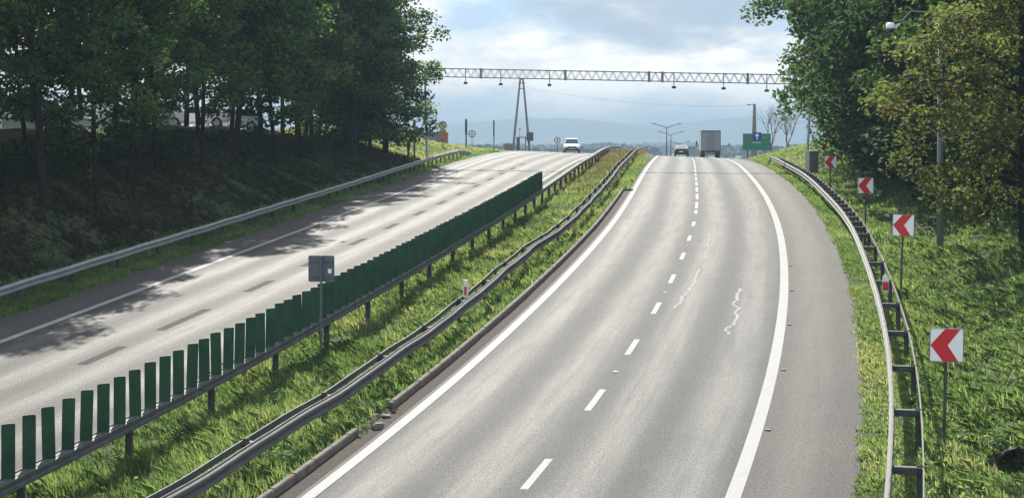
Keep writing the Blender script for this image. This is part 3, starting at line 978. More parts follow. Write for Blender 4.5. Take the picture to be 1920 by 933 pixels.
# low grey building behind the mound
S_W = 142.0
a = P(S_W, at_px(772, S_W)); b = P(S_W, at_px(836, S_W))
bld = thing('low_building', 'low grey flat-roofed hut half hidden behind the grass mound', 'building', (a[0], a[1], z_px(272, a[1])))
wd = b[0] - a[0]; ht = z_px(250, a[1]) - z_px(272, a[1])
MB().box((wd / 2 - .3, 1.5, ht / 2), (wd - .6, 3, ht)).build('wall', mat('grey_render', (.20, .21, .23), .9, var=.15, scale=2), bld)
MB().box((wd / 2 - .3, 1.5, ht + .05), (wd - .45, 3.2, .12)).build('roof', M_STEEL_D, bld)
MB().box((wd - .25, 1.4, ht / 2 + .05), (.75, 3.1, ht + .1)).build('brick_end', mat('brown_brick', (.24, .12, .07), .9, var=.3, scale=6), bld)
MB().box((.55, 1.2, ht + .32), (.8, 1.0, .5)).build('roof_box', M_GREY, bld, bevel=.02)

# green direction sign
S_G = 150.0
c = P(S_G, at_px(1419, S_G)); sc = c[1] / F
gs = thing('direction_sign', 'green direction sign with a blue panel and white arrow at the right of the crest', 'sign', (c[0], c[1], z_px(300, c[1])), -.03)
zz = lambda py: z_px(py, c[1]) - z_px(300, c[1])
xx = lambda p_: (p_ - 1419) * sc
for p_ in (1402, 1434):
    MB().tube([(xx(p_), .08, -.3), (xx(p_), .08, zz(252))], .07, 8).build('leg', M_STEEL_D, gs)
pn_ = MB().box((0, 0, zz(266)), (52 * sc, .05, 31 * sc)).build('panel', M_SIGNG, gs, bevel=.01)


def plate(x0, y0, x1, y1, m, nm, par, d=.028):
    MB().box((xx((x0 + x1) / 2), -d, zz((y0 + y1) / 2)), ((x1 - x0) * sc, .006, (y1 - y0) * sc)).build(nm, m, par)


bp_ = MB().box((xx(1419.5), -.03, zz(256)), (16 * sc, .014, 15.5 * sc)).build('blue_panel', M_SIGNB, gs)
arr = [(-.9, -5.6), (.9, -5.6), (.9, 1.2), (3.2, .2), (3.2, 2.4), (0, 5.6), (-3.2, 2.4), (-3.2, .2), (-.9, 1.2)]
MB().prism([(x * sc, y * sc) for x, y in arr], (xx(1419.5), -.0375, zz(256)), (1, 0, 0), (0, 0, 1), (0, -1, 0), .004).build('arrow', M_SIGNW, bp_)
M_FADE = mat('faded_sign_text', (.30, .42, .38), .5, var=.1)
plate(1397, 255, 1407, 258.6, mat('faded_sign_red', (.25, .06, .05), .5, var=.1), 'route_shield', pn_)
plate(1397, 260.4, 1407, 264, MATS['faded_sign_red'], 'route_shield', pn_)
plate(1411, 266, 1427, 268.4, M_FADE, 'text_line', pn_); plate(1412, 271.5, 1426, 273, mat('dim_sign_text', (.06, .25, .17), .5), 'text_line', pn_); plate(1429, 257.5, 1441, 259.2, MATS['dim_sign_text'], 'text_line', pn_)


# double-armed street lamps beyond the crest
def street_lamp(s, px, ptop, arm, label):
    p = P(s, at_px(px, s), -.3); h_ = z_px(ptop, p[1]) - p[2]
    root = thing('street_lamp', label, 'street lamp', tuple(p), 0, 'double-armed street lamps beyond the crest')
    MB().tube([(0, 0, 0), (0, 0, h_)], [.11, .06], 8).build('pole', M_STEEL, root)
    for d in (-1, 1):
        MB().tube([(0, 0, h_ - .1), (d * arm * .2, 0, h_ + .12), (d * arm, 0, h_ + .55)], [.07, .06, .05], 6).build('arm', M_STEEL, root)
        MB().box((d * (arm + .2), 0, h_ + .6), (.62, .25, .13), Matrix.Rotation(-d * .15, 3, 'Y')).build('lamp_head', M_GREY, root, bevel=.03)
    return root


street_lamp(225, 1250, 239, 1.85, 'tallest double-armed street lamp, left of the dark car')
street_lamp(262, 1258, 253, 1.85, 'middle double-armed street lamp, just behind the tallest one')
street_lamp(300, 1273, 270, 1.75, 'lowest, farthest double-armed street lamp, above the dark car')


# ------------------------------------------------------------------ vehicles
def wheel(root, x, y, r, w):
    def cyl(rad, width, m, nm, par, out=0.0):
        pts = [(x - width / 2 + out, y, r), (x + width / 2 + out, y, r)]
        return MB().tube(pts, rad, 18).build(nm, m, par)
    t = cyl(r, w, M_TYRE, 'wheel', root)
    cyl(r * .62, w * .3, M_CHROME, 'rim', t, (w * .38 if x > 0 else -w * .38))


def loft(stations):
    """stations: (y, half width, z bottom, z shoulder, z top, half width at top)"""
    rows = []
    for y, w, zb, zs, zt, wt in stations:
        rows.append([(-w * .90, y, zb), (-w, y, zb + .14), (-w, y, zs), (-wt, y, zt), (-wt * .5, y, zt + .015), (wt * .5, y, zt + .015), (wt, y, zt), (w, y, zs), (w, y, zb + .14), (w * .90, y, zb)])
    return MB().sweep(None, np.array(rows))


def car(name, label, cat, paint, loc, rotz, L_=4.5, W_=1.84, H_=1.64, suv=True, group=None, detail=True):
    root = thing(name, label, cat, loc, rotz, group)
    hw = W_ / 2; f = L_ / 2
    hood = .98 if suv else .86; belt = 1.05 if suv else .92
    body = loft([(-f, hw * .82, .42, .75, .95, hw * .7), (-f + .12, hw * .95, .34, .85, belt, hw * .82), (-f + .9, hw, .26, .9, belt, hw * .9), (-.6, hw, .24, .9, belt, hw * .92), (.7, hw, .24, .9, belt, hw * .92),
                 (f - 1.0, hw, .26, .82, hood, hw * .86), (f - .3, hw * .95, .30, .74, hood - .12, hw * .78), (f - .04, hw * .86, .36, .64, hood - .26, hw * .68), (f, hw * .78, .42, .58, hood - .34, hw * .6)]).build('body', paint, root, smooth_=False, bevel=0)
    y0, y1, y2, y3 = -f + .25, -f + .75, .35, 1.05           # tail of roof, roof rear, roof front, foot of windscreen
    wt, wb = hw * .74, hw * .91
    if not suv:
        y0, y1 = -f + .28, -f + 1.45
    rows = [[(-wb, y0, belt - .02), (wb, y0, belt - .02), (wb, y3, belt - .02), (-wb, y3, belt - .02)],
            [(-wt, y1, H_ - .05), (wt, y1, H_ - .05), (wt, y2, H_ - .05), (-wt, y2, H_ - .05)],
            [(-wt * .88, y1 + .1, H_), (wt * .88, y1 + .1, H_), (wt * .88, y2 - .12, H_), (-wt * .88, y2 - .12, H_)]]
    MB().sweep(None, np.array(rows)).build('cabin', paint, root)

    def pane(q, nm, out):
        q = [Vector(p) for p in q]; cc = sum(q, Vector()) / 4; o = Vector(out)
        qq = [cc + (p - cc) * .88 + o * .004 for p in q]
        m = MB(); m.add(qq + [p + o * .012 for p in qq], [(0, 3, 2, 1), (4, 5, 6, 7), (0, 1, 5, 4), (1, 2, 6, 5), (2, 3, 7, 6), (3, 0, 4, 7)])
        m.build(nm, M_GLASS, root)
    nf = Vector((0, H_ - belt, y3 - y2)).normalized(); nr = Vector((0, -(H_ - belt), y1 - y0)).normalized()
    pane([(-wb, y3, belt), (wb, y3, belt), (wt, y2, H_ - .06), (-wt, y2, H_ - .06)], 'windscreen', nf)
    pane([(-wb, y0, belt), (wb, y0, belt), (wt, y1, H_ - .06), (-wt, y1, H_ - .06)], 'rear_window', nr)
    for d in (-1, 1):
        ns = Vector((d * (H_ - belt), 0, wb - wt)).normalized()
        ym = -.25
        for ya, yb, yc, yd in ((y0, ym, ym, y1), (ym, y3, y2, ym)):
            pane([(d * wb, ya, belt), (d * wb, yb, belt), (d * wt, yc, H_ - .06), (d * wt, yd, H_ - .06)], 'side_window', ns)
        for yw in (-f + .82, f - .86):
            wheel(root, d * (hw - .10), yw, .34, .22)
        MB().box((d * (hw + .11), y3 - .12, belt + .06), (.2, .12, .15)).build('wing_mirror', paint, root, bevel=.03)
        MB().box((d * hw * .66, f - .07, hood - .30), (.40, .16, .13), Matrix.Rotation(-d * .35, 3, 'Z')).build('headlight', mat('headlamp_glass', (.7, .72, .75), .1, var=.05), root, bevel=.02)
        MB().box((d * hw * .80, -f + .05, .86), (.18, .10, .26), Matrix.Rotation(d * .3, 3, 'Z')).build('tail_light', mat('tail_lamp_red', (.30, .01, .01), .2, var=.05), root, bevel=.02)
        MB().box((d * hw * .66, f - .05, .46), (.34, .14, .24)).build('fog_light_recess', M_DARK, root, bevel=.02)
    gr = MB().box((0, f + .005, hood - .36), (1.0, .05, .25)).build('grille', M_DARK, root, bevel=.02)
    MB().box((0, f - .02, .37), (1.25, .07, .20)).build('lower_intake', M_DARK, root, bevel=.02)
    MB().box((0, f + .02, .50), (.50, .02, .10)).build('number_plate', M_SIGNW, root)
    MB().box((0, -f - .005, .62), (.50, .02, .10)).build('number_plate', M_SIGNW, root)
    return root


P_WHITE = mat('white_car_paint', (.78, .79, .80), .25, coat=.5, var=.02)
P_DARK = mat('dark_car_paint', (.016, .014, .017), .4, coat=.2, var=.05)
P_SILV = mat('silver_car_paint', (.50, .52, .54), .3, metal=.5, var=.03)
P_BLUE = mat('blue_car_paint', (.05, .16, .34), .25, coat=.5, var=.03)
P_RED = mat('maroon_car_paint', (.22, .02, .02), .25, coat=.5, var=.03)
sp = 153.0
u = at_px(1072, sp)
car('oncoming_car', 'white SUV driving towards us over the crest of the oncoming carriageway', 'car', P_WHITE, tuple(P(sp, u, 0)), math.pi - float(th_at(sp)) + .06)
sp = 175.0
u = at_px(1278, sp)
car('saloon_car', 'dark car with a bright rear window driving away over the crest', 'car', P_DARK, tuple(P(sp, u, .06)), -float(th_at(sp)) - .02, 4.4, 1.76, 1.42, False)

# box truck seen from behind
sp = 180.0
tr = thing('box_truck', 'grey box truck with plain twin rear doors driving away over the crest', 'truck', tuple(P(sp, at_px(1333, sp), 0)), -float(th_at(sp)) + .02)
M_BOX = mat('grey_box_panel', (.20, .205, .21), .5, var=.06, scale=2)
bx = MB().box((0, 3.2, 2.25), (2.5, 6.4, 2.6)).build('cargo_box', M_BOX, tr, bevel=.03)
for d in (-1, 1):
    dr = MB().box((d * .60, -.012, 2.22), (1.17, .03, 2.40)).build('rear_door', mat('grey_door_panel', (.22, .222, .225), .5, var=.08, scale=2), tr, bevel=.01)
    for x in (d * .16, d * .42):
        MB().tube([(x, -.05, 1.02), (x, -.05, 3.4)], .018, 6).build('lock_rod', M_STEEL_D, dr)
    MB().box((d * 1.21, -.015, 2.25), (.07, .05, 2.6)).build('corner_post', M_STEEL_D, tr)
    MB().box((d * 1.0, .1, .80), (.34, .08, .15)).build('tail_light', MATS['tail_lamp_red'], tr, bevel=.01)
    wheel(tr, d * .98, 1.7, .46, .5)
    wheel(tr, d * 1.0, 6.6, .46, .3)
    MB().box((d * 1.0, .95, .62), (.5, .03, .55)).build('mudflap', M_TYRE, tr)
MB().box((0, -.016, 3.50), (2.5, .06, .13)).build('header', M_STEEL_D, tr)
MB().box((0, -.016, .94), (2.5, .06, .13)).build('sill', M_STEEL_D, tr)
MB().box((0, 3.6, .78), (.9, 7.2, .22)).build('chassis', M_DARK, tr)
MB().box((0, .12, .52), (2.3, .1, .12)).build('underrun_bar', M_DARK, tr, bevel=.01)
MB().box((0, 7.5, 1.75), (2.3, 1.9, 2.0)).build('cab', mat('truck_cab_paint', (.45, .46, .48), .35, var=.05), tr, bevel=.08)
for d in (-1, 1):
    MB().box((d * 1.52, 7.9, 1.95), (.22, .12, .5)).build('wing_mirror', M_DARK, tr, bevel=.03)

# cars standing in the car park on top of the left bank
M_KERBW = mat('white_barrier', (.70, .69, .66), .6, var=.08)
spots = [(40.0, -35.0, 'white hatchback parked behind the left wood, nearest the left edge', P_WHITE, False), (47, -35.4, 'silver car parked behind the left wood beside the white hatchback', P_SILV, True),
         (53.5, -35.2, 'blue car parked behind the left wood between pale cars', P_BLUE, False), (60, -34.6, 'white estate parked behind the left wood beyond the blue car', P_WHITE, True),
         (69, -33.6, 'pale blue-windowed white car seen between the middle trunks', P_WHITE, True), (76, -33.0, 'white car parked farthest along behind the left trunks', P_WHITE, False), (83, -32.6, 'silver car glimpsed behind the end of the left wood', P_SILV, True)]
for sp, u, lb, pm, sv in spots:
    g = G(sp, u, .02)
    car('parked_car', lb, 'car', pm, tuple(g), -float(th_at(sp)) + math.pi / 2 + .25, 4.4, 1.8, 1.62 if sv else 1.46, sv, 'cars parked behind the left wood')
sq = np.arange(38, 62, 1.0)
wall_c = G(50, -29.6)
bw = thing('parapet', 'low white parapet along the car park edge behind the left trunks', 'parapet', wall_c)
prof = [(-.1, -.1), (.1, -.1), (.1, .30), (-.1, .30)]
fr = np.stack([P(sq, -29.7 + a, ground_h(sq, -29.7 + 0 * sq) + b) for a, b in prof], 1)
MB().sweep(None, fr).build('wall', M_KERBW, bw, wall_c)
prof = [(-.15, .30), (.15, .30), (.15, .36), (-.15, .36)]
fr = np.stack([P(sq, -29.7 + a, ground_h(sq, -29.7 + 0 * sq) + b + .002) for a, b in prof], 1)
MB().sweep(None, fr).build('coping', M_KERBW, bw, wall_c)
lot = sheet('car_park', np.arange(-20, 92, 2.0), np.array([-62, -50, -40, -36, -33, -30.6]), lambda s_, u_: ground_h(s_, u_) + .06 + .12 * np.abs(vnoise(s_ / 2.1, u_ / 1.7, 3)), mat('pale_car_park', (.33, .32, .30), .85, var=.15, scale=1.5))
structure(lot)


# ------------------------------------------------------------------ trees
def make_tree(seed, H, cb, cr, n_limb, n_clump, n_leaf, leaf, top_w=.55, trunk_r=.2, droop=.0, clump_r=1.0, tint_mid=.45, lean=.03, shape=1.0):
    """trunk with limbs, and a crown of leaves hung in clumps; returns (trunk MB, leaf verts, faces, tints)"""
    rng = np.random.default_rng(seed)
    m = MB()
    tp = []; p = np.array([0., 0, -.4]); d = np.array([rng.normal(0, lean), rng.normal(0, lean), 1.])
    nseg = 8
    for k in range(nseg + 1):
        tp.append(p.copy()); d[:2] += rng.normal(0, .035, 2); p = p + d / np.linalg.norm(d) * (H * .93 + .4) / nseg
    tp = np.array(tp)
    m.tube(tp, list(trunk_r * (1 - np.linspace(0, 1, nseg + 1) * .85)), 8)
    zt = tp[:, 2]

    def trunk_at(z):
        return np.array([np.interp(z, zt, tp[:, 0]), np.interp(z, zt, tp[:, 1]), z])
    cen = []
    for k in range(n_limb):
        f = (k + .5) / n_limb
        z0 = cb * .85 + (H * .9 - cb * .85) * f
        prof = np.sin(np.pi * np.clip(.18 + .82 * f ** .85, 0, 1)) ** .6 if shape > .5 else (1 - f) ** .7
        ln = cr * (prof * (1 - top_w * .3 * f) + .08) * rng.uniform(.75, 1.12)
        az = k * 2.4 + rng.normal(0, .35)
        a0 = trunk_at(z0); rise = ln * (rng.uniform(.25, .55) + .35 * f - droop)
        e = a0 + np.array([math.cos(az) * ln, math.sin(az) * ln, rise])
        mid = a0 * .5 + e * .5 + np.array([0, 0, ln * .10]) + rng.normal(0, .12, 3)
        r0 = trunk_r * .42 * (1 - f * .6)
        m.tube([a0, mid, e], [r0, r0 * .6, .02], 5)
        for t in np.linspace(.3, 1.0, 5):
            q = (1 - t) ** 2 * a0 + 2 * t * (1 - t) * mid + t * t * e
            for _ in range(2):
                off = rng.normal(0, .28 * ln * .55, 3); off[2] *= .55
                c_ = q + off
                if rng.uniform() < .5:
                    m.tube([q, (q + c_) / 2 + rng.normal(0, .08, 3), c_], [.035, .022, .008], 3, False)
                cen.append(c_)
    cen = np.array(cen)
    if len(cen) > n_clump:
        cen = cen[rng.permutation(len(cen))[:n_clump]]
    nC = len(cen)
    cw = rng.uniform(.6, 1.25, nC) * clump_r
    cnt = np.maximum(8, (n_leaf * cw ** 2 / (cw ** 2).sum()).astype(int))
    idx = np.repeat(np.arange(nC), cnt)
    n = len(idx)
    dirs = rng.normal(size=(n, 3)); dirs /= np.linalg.norm(dirs, axis=1, keepdims=True)
    rad = rng.uniform(0, 1, n) ** .45
    off = dirs * (rad * cw[idx])[:, None]; off[:, 2] *= .62
    off[:, 2] -= .12 * rad ** 2 * cw[idx]
    c = cen[idx] + off
    c[:, 2] = np.maximum(c[:, 2], .25)
    v_, f_ = leaf_quads(c, rng.uniform(.65, 1.25, n) * leaf, rng)
    tint = np.clip(tint_mid + rng.normal(0, .16, nC)[idx] + rng.normal(0, .15, n), 0, 1)
    return m, v_, f_, tint


def tree_proto(name, args, leafm, bark=None):
    m, v_, f_, ti = make_tree(**args)
    tr_ = m.build('trunk', bark or M_BARK)
    cr_ = np_obj('crown', v_, f_, leafm, ti)
    return name, tr_, cr_


FREE = []


def plant(proto, loc, rot, sc, label, group=None, cat='tree', zs=1.0):
    name, tr_, cr_ = proto
    root = thing(name, label, cat, loc, rot, group)
    root.scale = (sc, sc, sc * zs)
    for src in (tr_, cr_):
        if src.parent is None and src not in FREE:
            o = src; FREE.append(src)
        else:
            o = src.copy(); COL.objects.link(o)
        o.parent = root
    return root


LP = [tree_proto('broadleaf_tree', dict(seed=20 + k, H=[19, 21, 18, 20][k], cb=[3.8, 4.4, 2.4, 3.4][k], cr=[3.4, 3.6, 3.1, 3.5][k], n_limb=26, n_clump=190, n_leaf=10500, leaf=.155, trunk_r=[.17, .21, .14, .16][k], clump_r=.95, tint_mid=.46), M_LEAF) for k in range(4)]
rng = np.random.default_rng(77)
GL = 'trees of the left roadside wood'
LAB = 'dark-trunked broadleaf tree standing inside the left roadside wood'
plant(LP[1], tuple(G(30, -24.1)), .4, .8, 'thick-trunked tree standing lowest and leftmost on the left bank', GL)
plant(LP[0], tuple(G(33.5, -23.4)), 2.2, .76, 'slim dark trunk low on the left bank beside the thick-trunked one', GL)
lefts = []
for sp in (14.0, 21.0):
    lefts.append((sp, -25.5))
for sp in np.arange(39, 99, 6.2):
    lefts.append((sp + rng.uniform(-1.3, 1.3), -24.6 + rng.uniform(-.9, .7)))
for sp in np.arange(24, 96, 6.0):
    lefts.append((sp + rng.uniform(-1.6, 1.6), -27.6 + rng.uniform(-.9, .9)))
for sp in np.arange(40, 96, 6.5):
    lefts.append((sp + rng.uniform(-2, 2), -31.2 + rng.uniform(-.9, .9)))
for i, (sp, u) in enumerate(lefts):
    plant(LP[i % 4], tuple(G(sp, u)), rng.uniform(0, 6.28), rng.uniform(.82, 1.1) * (.74 if sp < 56 and u > -26.5 else .9 if sp < 50 else 1), LAB, GL)
EDGE = tree_proto('edge_tree', dict(seed=41, H=17, cb=1.0, cr=4.4, n_limb=36, n_clump=300, n_leaf=22000, leaf=.16, trunk_r=.26, droop=.35, clump_r=1.05, tint_mid=.36), M_LEAF)
plant(EDGE, tuple(G(97, -24.2)), 1.0, 1.0, 'bushy tree with drooping boughs ending the left row beside the grass mound', GL)
plant(EDGE, tuple(G(89, -25.0)), 3.1, .92, 'second bushy tree from the end of the left row, boughs near the ground', GL)
plant(EDGE, tuple(G(100, -28.2)), 5.0, .95, 'bushy tree behind the last tree of the left row', GL)

RP = [tree_proto('oak_tree', dict(seed=60 + k, H=[19, 17][k], cb=[2.6, 2.2][k], cr=[6.4, 5.6][k], n_limb=40, n_clump=340, n_leaf=30000, leaf=.18, trunk_r=.32, droop=.12, clump_r=1.15, tint_mid=.42), M_LEAF_R) for k in range(2)]
AP = tree_proto('autumn_tree', dict(seed=71, H=12.5, cb=1.4, cr=4.6, n_limb=34, n_clump=310, n_leaf=27000, leaf=.11, trunk_r=.2, droop=.30, clump_r=.80, tint_mid=.56), M_LEAF_A)
GR_ = 'trees of the right-hand wood'
plant(RP[0], tuple(G(80, 12.0)), .3, 1.06, 'tall dark tree whose crown hides the right end of the gantry', GR_)
plant(RP[1], tuple(G(69, 11.2)), 2.0, 1.0, 'dark tree over the two farthest chevron signs, its crown low', GR_)
plant(RP[1], tuple(G(92, 13.4)), 4.2, .9, 'dark tree rising behind the pale cabinet and gantry leg', GR_)
plant(RP[0], tuple(G(60, 11.4)), 5.2, .98, 'tall dark tree leaning its crown over the shoulder beyond the third chevron sign', GR_)
plant(RP[1], tuple(G(50, 12.6)), 1.2, .9, 'dark tree filling the gap between the chevron signs and the autumn tree', GR_)
plant(AP, tuple(G(29.5, 11.7)), 2.2, .95, 'autumn-tinted yellow and brown tree at the right edge behind the mast', GR_)
plant(AP, tuple(G(40, 15.0)), 2.5, .95, 'second autumn-tinted tree, half hidden behind the one at the mast', GR_)
RL = tree_proto('edge_tree', dict(seed=91, H=14, cb=.7, cr=5.0, n_limb=40, n_clump=330, n_leaf=26000, leaf=.17, trunk_r=.22, droop=.30, clump_r=1.1, tint_mid=.34), M_LEAF_R)
plant(RL, tuple(G(62, 12.5)), .7, 1.0, 'low-boughed dark tree behind the third and fourth chevron signs', GR_)
plant(RL, tuple(G(84, 13.0)), 2.9, 1.0, 'low-boughed dark tree closing the wood right of the pale cabinet', GR_)
plant(RL, tuple(G(45.5, 12.7)), 4.4, .95, 'low-boughed dark tree between the chevron signs and the mast', GR_)
plant(RL, tuple(G(37, 15.0)), 5.6, .95, 'low-boughed dark tree behind the autumn tree at the mast', GR_)
plant(RL, tuple(G(94, 13.1)), 1.4, .88, 'low-boughed dark tree close behind the pale cabinet', GR_)
plant(RL, tuple(G(73, 12.4)), 3.6, .9, 'low-boughed dark tree between the farthest chevron sign and the next', GR_)
LABR = 'dark broadleaf tree deep in the shady wood behind the right bank'
for sp, u, k in ((60, 17.5, 0), (84, 17.5, 1), (46, 18, 1), (66, 22, 0), (98, 17, 1), (54, 24, 1), (78, 24, 0), (90, 25, 0)):
    plant(RP[k], tuple(G(sp, u)), rng.uniform(0, 6.28), rng.uniform(.9, 1.05), LABR, GR_)


# bare tree behind the direction sign
def bare_tree(seed, H, spread):
    rg = random.Random(seed); m = MB()

    def grow(p, d, ln, r, lv):
        q = p + d * ln
        mid = p + d * ln * .5 + Vector((rg.uniform(-1, 1), rg.uniform(-1, 1), rg.uniform(-.5, .5))) * ln * .06
        m.tube([p, mid, q], [r, r * .82, r * .62], 5 if lv < 3 else 3, False)
        if lv >= 6: return
        for _ in range(3 if lv < 3 else 2):
            nd = (d + Vector((rg.uniform(-1, 1), rg.uniform(-1, 1), rg.uniform(-.25, .7))) * spread).normalized()
            grow(q, nd, ln * rg.uniform(.62, .86), r * .58, lv + 1)
    grow(Vector((0, 0, -.4)), Vector((0, 0, 1)), H * .24, .16, 0)
    return m


for sp, px, sd, h_, lb in ((185, 1446, 3, 10.5, 'leafless grey tree with fine twigs right of the green direction sign'), (176, 1476, 8, 9.0, 'smaller leafless tree between the direction sign and the dark wood')):
    g = P(sp, at_px(px, sp), -.4)
    rt = thing('bare_tree', lb, 'tree', tuple(g), 0, 'leafless trees near the direction sign')
    bare_tree(sd, h_, .62).build('trunk', M_BARE, rt)


# ------------------------------------------------------------------ ground cover
def tufts(name, label, cat, sfun, n, blades_, hmin, hmax, w, material, seed, lean=.35, tbase=.4, tvar=.15, density=None, hscale=None):
    rng = np.random.default_rng(seed)
    blades = blades_
    s_, u_ = sfun(rng, int(n * 1.5))
    if density is not None:
        keep = rng.uniform(0, 1, len(s_)) < density(s_, u_)
        s_, u_ = s_[keep], u_[keep]
    # thin and bare places
    hol = (((s_ - 4.1) / .8) ** 2 + ((u_ - 8.45) / .5) ** 2) > 1
    s_, u_ = s_[hol], u_[hol]
    keep = rng.uniform(-1.2, 1, len(s_)) < vnoise(s_ / 1.1, u_ / .8, seed + 40) + .5
    s_, u_ = s_[keep], u_[keep]
    n = len(s_)
    base = G(s_, u_, -.02)
    patch = vnoise(s_ / 1.6, u_ / 1.2, seed) * .5 + vnoise(s_ / .6, u_ / .5, seed + 1) * .5
    hh = rng.uniform(hmin, hmax, n) * .72 * (1 + .95 * patch)
    w = w * .8
    if hscale is not None: hh = hh * hscale(s_, u_)
    B = blades
    az = rng.uniform(0, 6.283, (n, B)); ln = rng.uniform(.2, 1.6, (n, B)) * lean
    hb = hh[:, None] * rng.uniform(.55, 1.1, (n, B))
    root = base[:, None, :] + np.stack([rng.normal(0, .05, (n, B)), rng.normal(0, .05, (n, B)), np.zeros((n, B))], -1)
    dirv = np.stack([np.cos(az), np.sin(az), np.zeros_like(az)], -1)
    # the stretch of grass keeps one lie, so it reads combed rather than random
    lie = np.stack([np.cos(3.2 + 1.2 * patch), np.sin(3.2 + 1.2 * patch), np.zeros(n)], -1)[:, None, :]
    dirv = dirv * .75 + lie * .5
    sidev = np.stack([-np.sin(az), np.cos(az), np.zeros_like(az)], -1)
    mid = root + dirv * (hb * ln * .35)[..., None] + np.array([0, 0, 1.]) * (hb * .62)[..., None]
    tip = root + dirv * (hb * ln)[..., None] + np.array([0, 0, 1.]) * (hb * (1 - .18 * ln))[..., None]
    ww = (w * rng.uniform(.6, 1.3, (n, B)))[..., None]
    v_ = np.stack([root - sidev * ww, root + sidev * ww, mid + sidev * ww * .8, tip, mid - sidev * ww * .8], 2).reshape(-1, 3)
    f_ = np.arange(len(v_)).reshape(-1, 5)
    ti = np.clip(tbase + (tvar * 1.5 * patch + .16 * vnoise(s_ / 4.1, u_ / 1.9, seed + 7))[:, None] + rng.normal(0, tvar, (n, B)), 0, 1).ravel()
    return tag(np_obj(name, v_, f_, material, ti), label, cat, kind='stuff')


def area(s0, s1, u0, u1):
    return lambda rng, n: (rng.uniform(s0, s1, n), rng.uniform(u0, u1, n))


nokerb = lambda s_, u_: np.where((s_ < KERB_END) & (u_ > -4.36), 0.0, 1.0)
tufts('grass', 'long tufty green grass on the median nearest the front', 'grass', area(-6, 14, -9.4, -4.35), 7500, 9, .15, .46, .010, M_GRASS, 1, .6, .42, .16)
tufts('grass', 'green and straw grass along the middle of the median', 'grass', area(14, 48, -9.4, -4.35), 8500, 8, .13, .42, .015, M_GRASS, 2, .55, .46, .17)
tufts('grass', 'sunlit grass on the far median', 'grass', area(48, 120, -9.3, -3.95), 10000, 7, .12, .30, .022, M_GRASS, 3, .5, .50, .16, nokerb)
tufts('dry_grass', 'reddish dry seed grass on the far median', 'grass', area(66, 150, -8.8, -4.8), 6500, 6, .25, .50, .02, M_GRASS_RED, 4, .35, .45, .22, lambda s_, u_: .25 + .75 * smooth((s_ - 80) / 30))
tufts('dry_grass', 'straw coloured seed stalks in the near median', 'grass', area(-4, 45, -8.8, -5.2), 1500, 5, .3, .55, .009, M_GRASS_RED, 5, .3, .55, .15, lambda s_, u_: np.clip(vnoise(s_ / 2.5, u_ / 1.5, 66) * 2, 0, 1))
tufts('grass', 'narrow band of grass and weeds between the shoulder and its guardrail', 'grass', area(-4, 40, 5.58, 6.75), 4200, 8, .07, .20, .012, M_GRASS, 6, .6, .44, .17)
tufts('grass', 'far band of grass along the shoulder', 'grass', area(40, 125, 5.6, 7.6), 5000, 7, .12, .28, .02, M_GRASS, 7, .5, .42, .15)
tufts('grass', 'long combed grass on the sunny right bank', 'grass', area(-3, 34, 6.7, 14), 13500, 9, .15, .44, .013, M_GRASS, 8, .85, .46, .18)
tufts('grass', 'grass on the shaded right slope beyond the signs', 'grass', area(34, 100, 6.7, 17), 10500, 7, .15, .36, .024, M_GRASS, 9, .6, .40, .15)
tufts('grass', 'thin grass strip under the left guardrail', 'grass', area(10, 60, -21.3, -19.35), 5200, 8, .10, .26, .016, M_GRASS, 10, .5, .38, .14)
tufts('grass', 'grass strip along the far left guardrail', 'grass', area(60, 135, -21.5, -19.3), 4500, 7, .12, .30, .022, M_GRASS, 11, .5, .44, .14)
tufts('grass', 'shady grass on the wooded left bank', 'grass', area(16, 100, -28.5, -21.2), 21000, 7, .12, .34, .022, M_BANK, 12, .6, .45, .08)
tufts('grass', 'bright grass on the sunny mound beyond the left trees', 'grass', area(98, 150, -36, -20.6), 9000, 7, .15, .36, .03, M_GRASS, 13, .5, .68, .14)
tufts('grass', 'yellowish grass on the right slope beside the cabinet', 'grass', area(96, 150, 6.2, 16), 5500, 7, .15, .4, .03, M_GRASS, 14, .5, .60, .16)


def weeds(name, label, sfun, n_cl, per, leaf, rad, height, material, seed, tmid=.5, density=None):
    rng = np.random.default_rng(seed)
    s_, u_ = sfun(rng, n_cl)
    if density is not None:
        keep = rng.uniform(0, 1, len(s_)) < density(s_, u_); s_, u_ = s_[keep], u_[keep]
    n_cl = len(s_)
    c = G(s_, u_)
    rr_ = rng.uniform(.5, 1.3, n_cl) * rad; hh = rng.uniform(.5, 1.3, n_cl) * height
    idx = np.repeat(np.arange(n_cl), per); n = len(idx)
    t = rng.uniform(0, 6.283, n); r = np.sqrt(rng.uniform(0, 1, n))
    off = np.stack([np.cos(t) * r * rr_[idx], np.sin(t) * r * rr_[idx], hh[idx] * (1 - r ** 2 * .8) * rng.uniform(.15, 1, n)], 1)
    v_, f_ = leaf_quads(c[idx] + off, rng.uniform(.6, 1.3, n) * leaf, rng, .8, .5)
    ti = np.clip(tmid + rng.normal(0, .16, n_cl)[idx] + rng.normal(0, .14, n), 0, 1)
    return tag(np_obj(name, v_, f_, material, ti), label, 'weeds', kind='stuff')


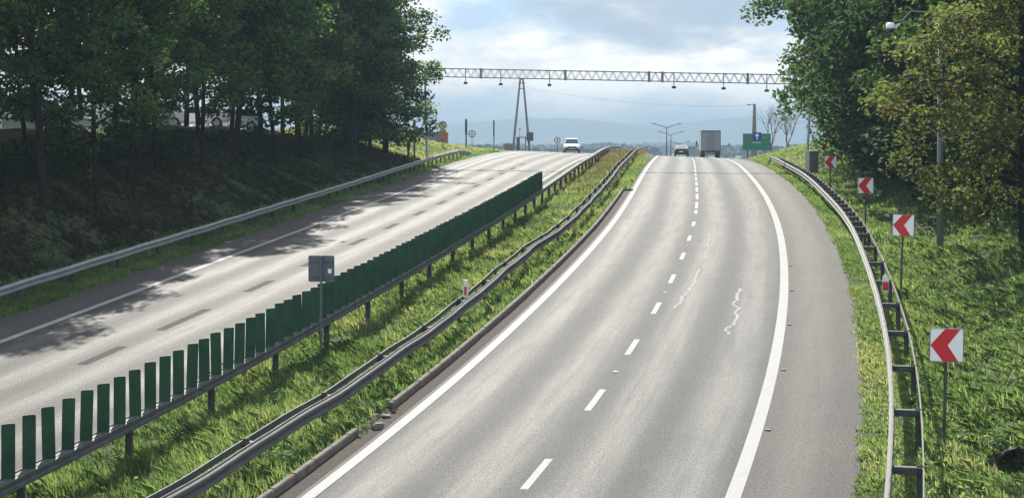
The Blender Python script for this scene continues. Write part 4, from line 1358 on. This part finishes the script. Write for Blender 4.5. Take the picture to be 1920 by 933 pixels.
weeds('weeds', 'leafy dock and bindweed patches in the near median', area(-5, 34, -9.2, -4.7), 420, 26, .055, .30, .24, M_WEED, 21, .5, lambda s_, u_: np.clip(.35 + vnoise(s_ / 2, u_ / 1.5, 8), 0, 1))
weeds('weeds', 'leafy bindweed and nettles on the right bank by the chevron signs', area(-3, 32, 6.6, 11.5), 900, 30, .05, .30, .26, M_WEED, 22, .68, lambda s_, u_: np.clip(.4 + vnoise(s_ / 2.4, u_ / 1.6, 18), 0, 1))
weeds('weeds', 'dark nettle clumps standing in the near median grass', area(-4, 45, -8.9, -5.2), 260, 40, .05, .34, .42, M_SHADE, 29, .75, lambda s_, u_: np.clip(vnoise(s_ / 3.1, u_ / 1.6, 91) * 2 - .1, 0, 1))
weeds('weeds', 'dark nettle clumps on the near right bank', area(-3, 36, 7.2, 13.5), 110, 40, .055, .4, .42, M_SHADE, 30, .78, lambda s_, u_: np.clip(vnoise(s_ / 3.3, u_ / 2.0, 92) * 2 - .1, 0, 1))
weeds('weeds', 'low leafy weeds along the right guardrail verge', area(-3, 60, 5.8, 6.9), 380, 18, .035, .18, .12, M_WEED, 23, .6)
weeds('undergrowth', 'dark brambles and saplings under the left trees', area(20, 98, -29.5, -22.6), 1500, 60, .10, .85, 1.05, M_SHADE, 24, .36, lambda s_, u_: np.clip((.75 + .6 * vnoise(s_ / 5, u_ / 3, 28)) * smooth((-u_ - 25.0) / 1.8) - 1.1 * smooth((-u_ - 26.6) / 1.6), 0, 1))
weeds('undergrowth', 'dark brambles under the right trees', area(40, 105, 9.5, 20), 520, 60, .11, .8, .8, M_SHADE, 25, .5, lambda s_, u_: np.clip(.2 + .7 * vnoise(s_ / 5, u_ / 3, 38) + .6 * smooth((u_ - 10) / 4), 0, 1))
weeds('weeds', 'scrubby weeds between the kerb and the median guardrail', area(30, 66, -5.6, -4.45), 170, 22, .05, .22, .18, M_WEED, 26, .45)

weeds('weeds', 'weeds growing over the broken gap in the kerb', area(3.3, 6.1, -4.7, -4.05), 26, 26, .045, .2, .16, M_WEED, 27, .35)
weeds('weeds', 'small weeds and moss along the foot of the kerb', area(6, 64, -4.2, -4.05), 150, 10, .025, .09, .05, M_WEED, 28, .45)
weeds('weeds', 'tangled weeds hanging over the dark hollow', area(4.5, 5.6, 7.9, 9.2), 46, 30, .045, .22, .2, M_WEED, 31, .4)
# added near-black pipe, standing in for the shade inside the ditch hollow
cp = thing('dark_hollow', 'dark hollow under overhanging grass in the near right ditch', 'dark_hollow', P(4.75, 8.5, -1.0))
rows = []
for k, (y, r) in enumerate(((0, .42), (0, .38), (.9, .38))):
    rows.append([(r * math.cos(a * .5236), y, .34 + r * math.sin(a * .5236)) for a in range(12)])
m = MB()
o_ = len(m.v)
for row in rows: m.v += row
for i in range(2):
    for k in range(12):
        m.f.append((i * 12 + k, i * 12 + (k + 1) % 12, (i + 1) * 12 + (k + 1) % 12, (i + 1) * 12 + k))
m.f.append(tuple(24 + k for k in range(12)))
m.build('pipe', mat('hollow_shade_black', (.012, .011, .010), .9, var=.3), cp)

# ------------------------------------------------------------------ the hazy autumn air
hz = MB().box((0, 3300, (CAMZ + 85 - 10) / 2), (12400, 7400, CAMZ + 75 + 16))
hm_ = bpy.data.materials.new('hazy_air')
hm_.use_nodes = True
T = NT(hm_.node_tree)
pv = T.n('ShaderNodeVolumePrincipled', ins={'Color': (.275, .38, .475, 1), 'Density': .00042, 'Anisotropy': 0.0})
ov = T.n('ShaderNodeOutputMaterial')
T.link(pv.outputs[0], ov.inputs['Volume'])
hz = tag(hz.build('haze', hm_), 'thin bluish haze over the whole valley', 'haze', kind='stuff')
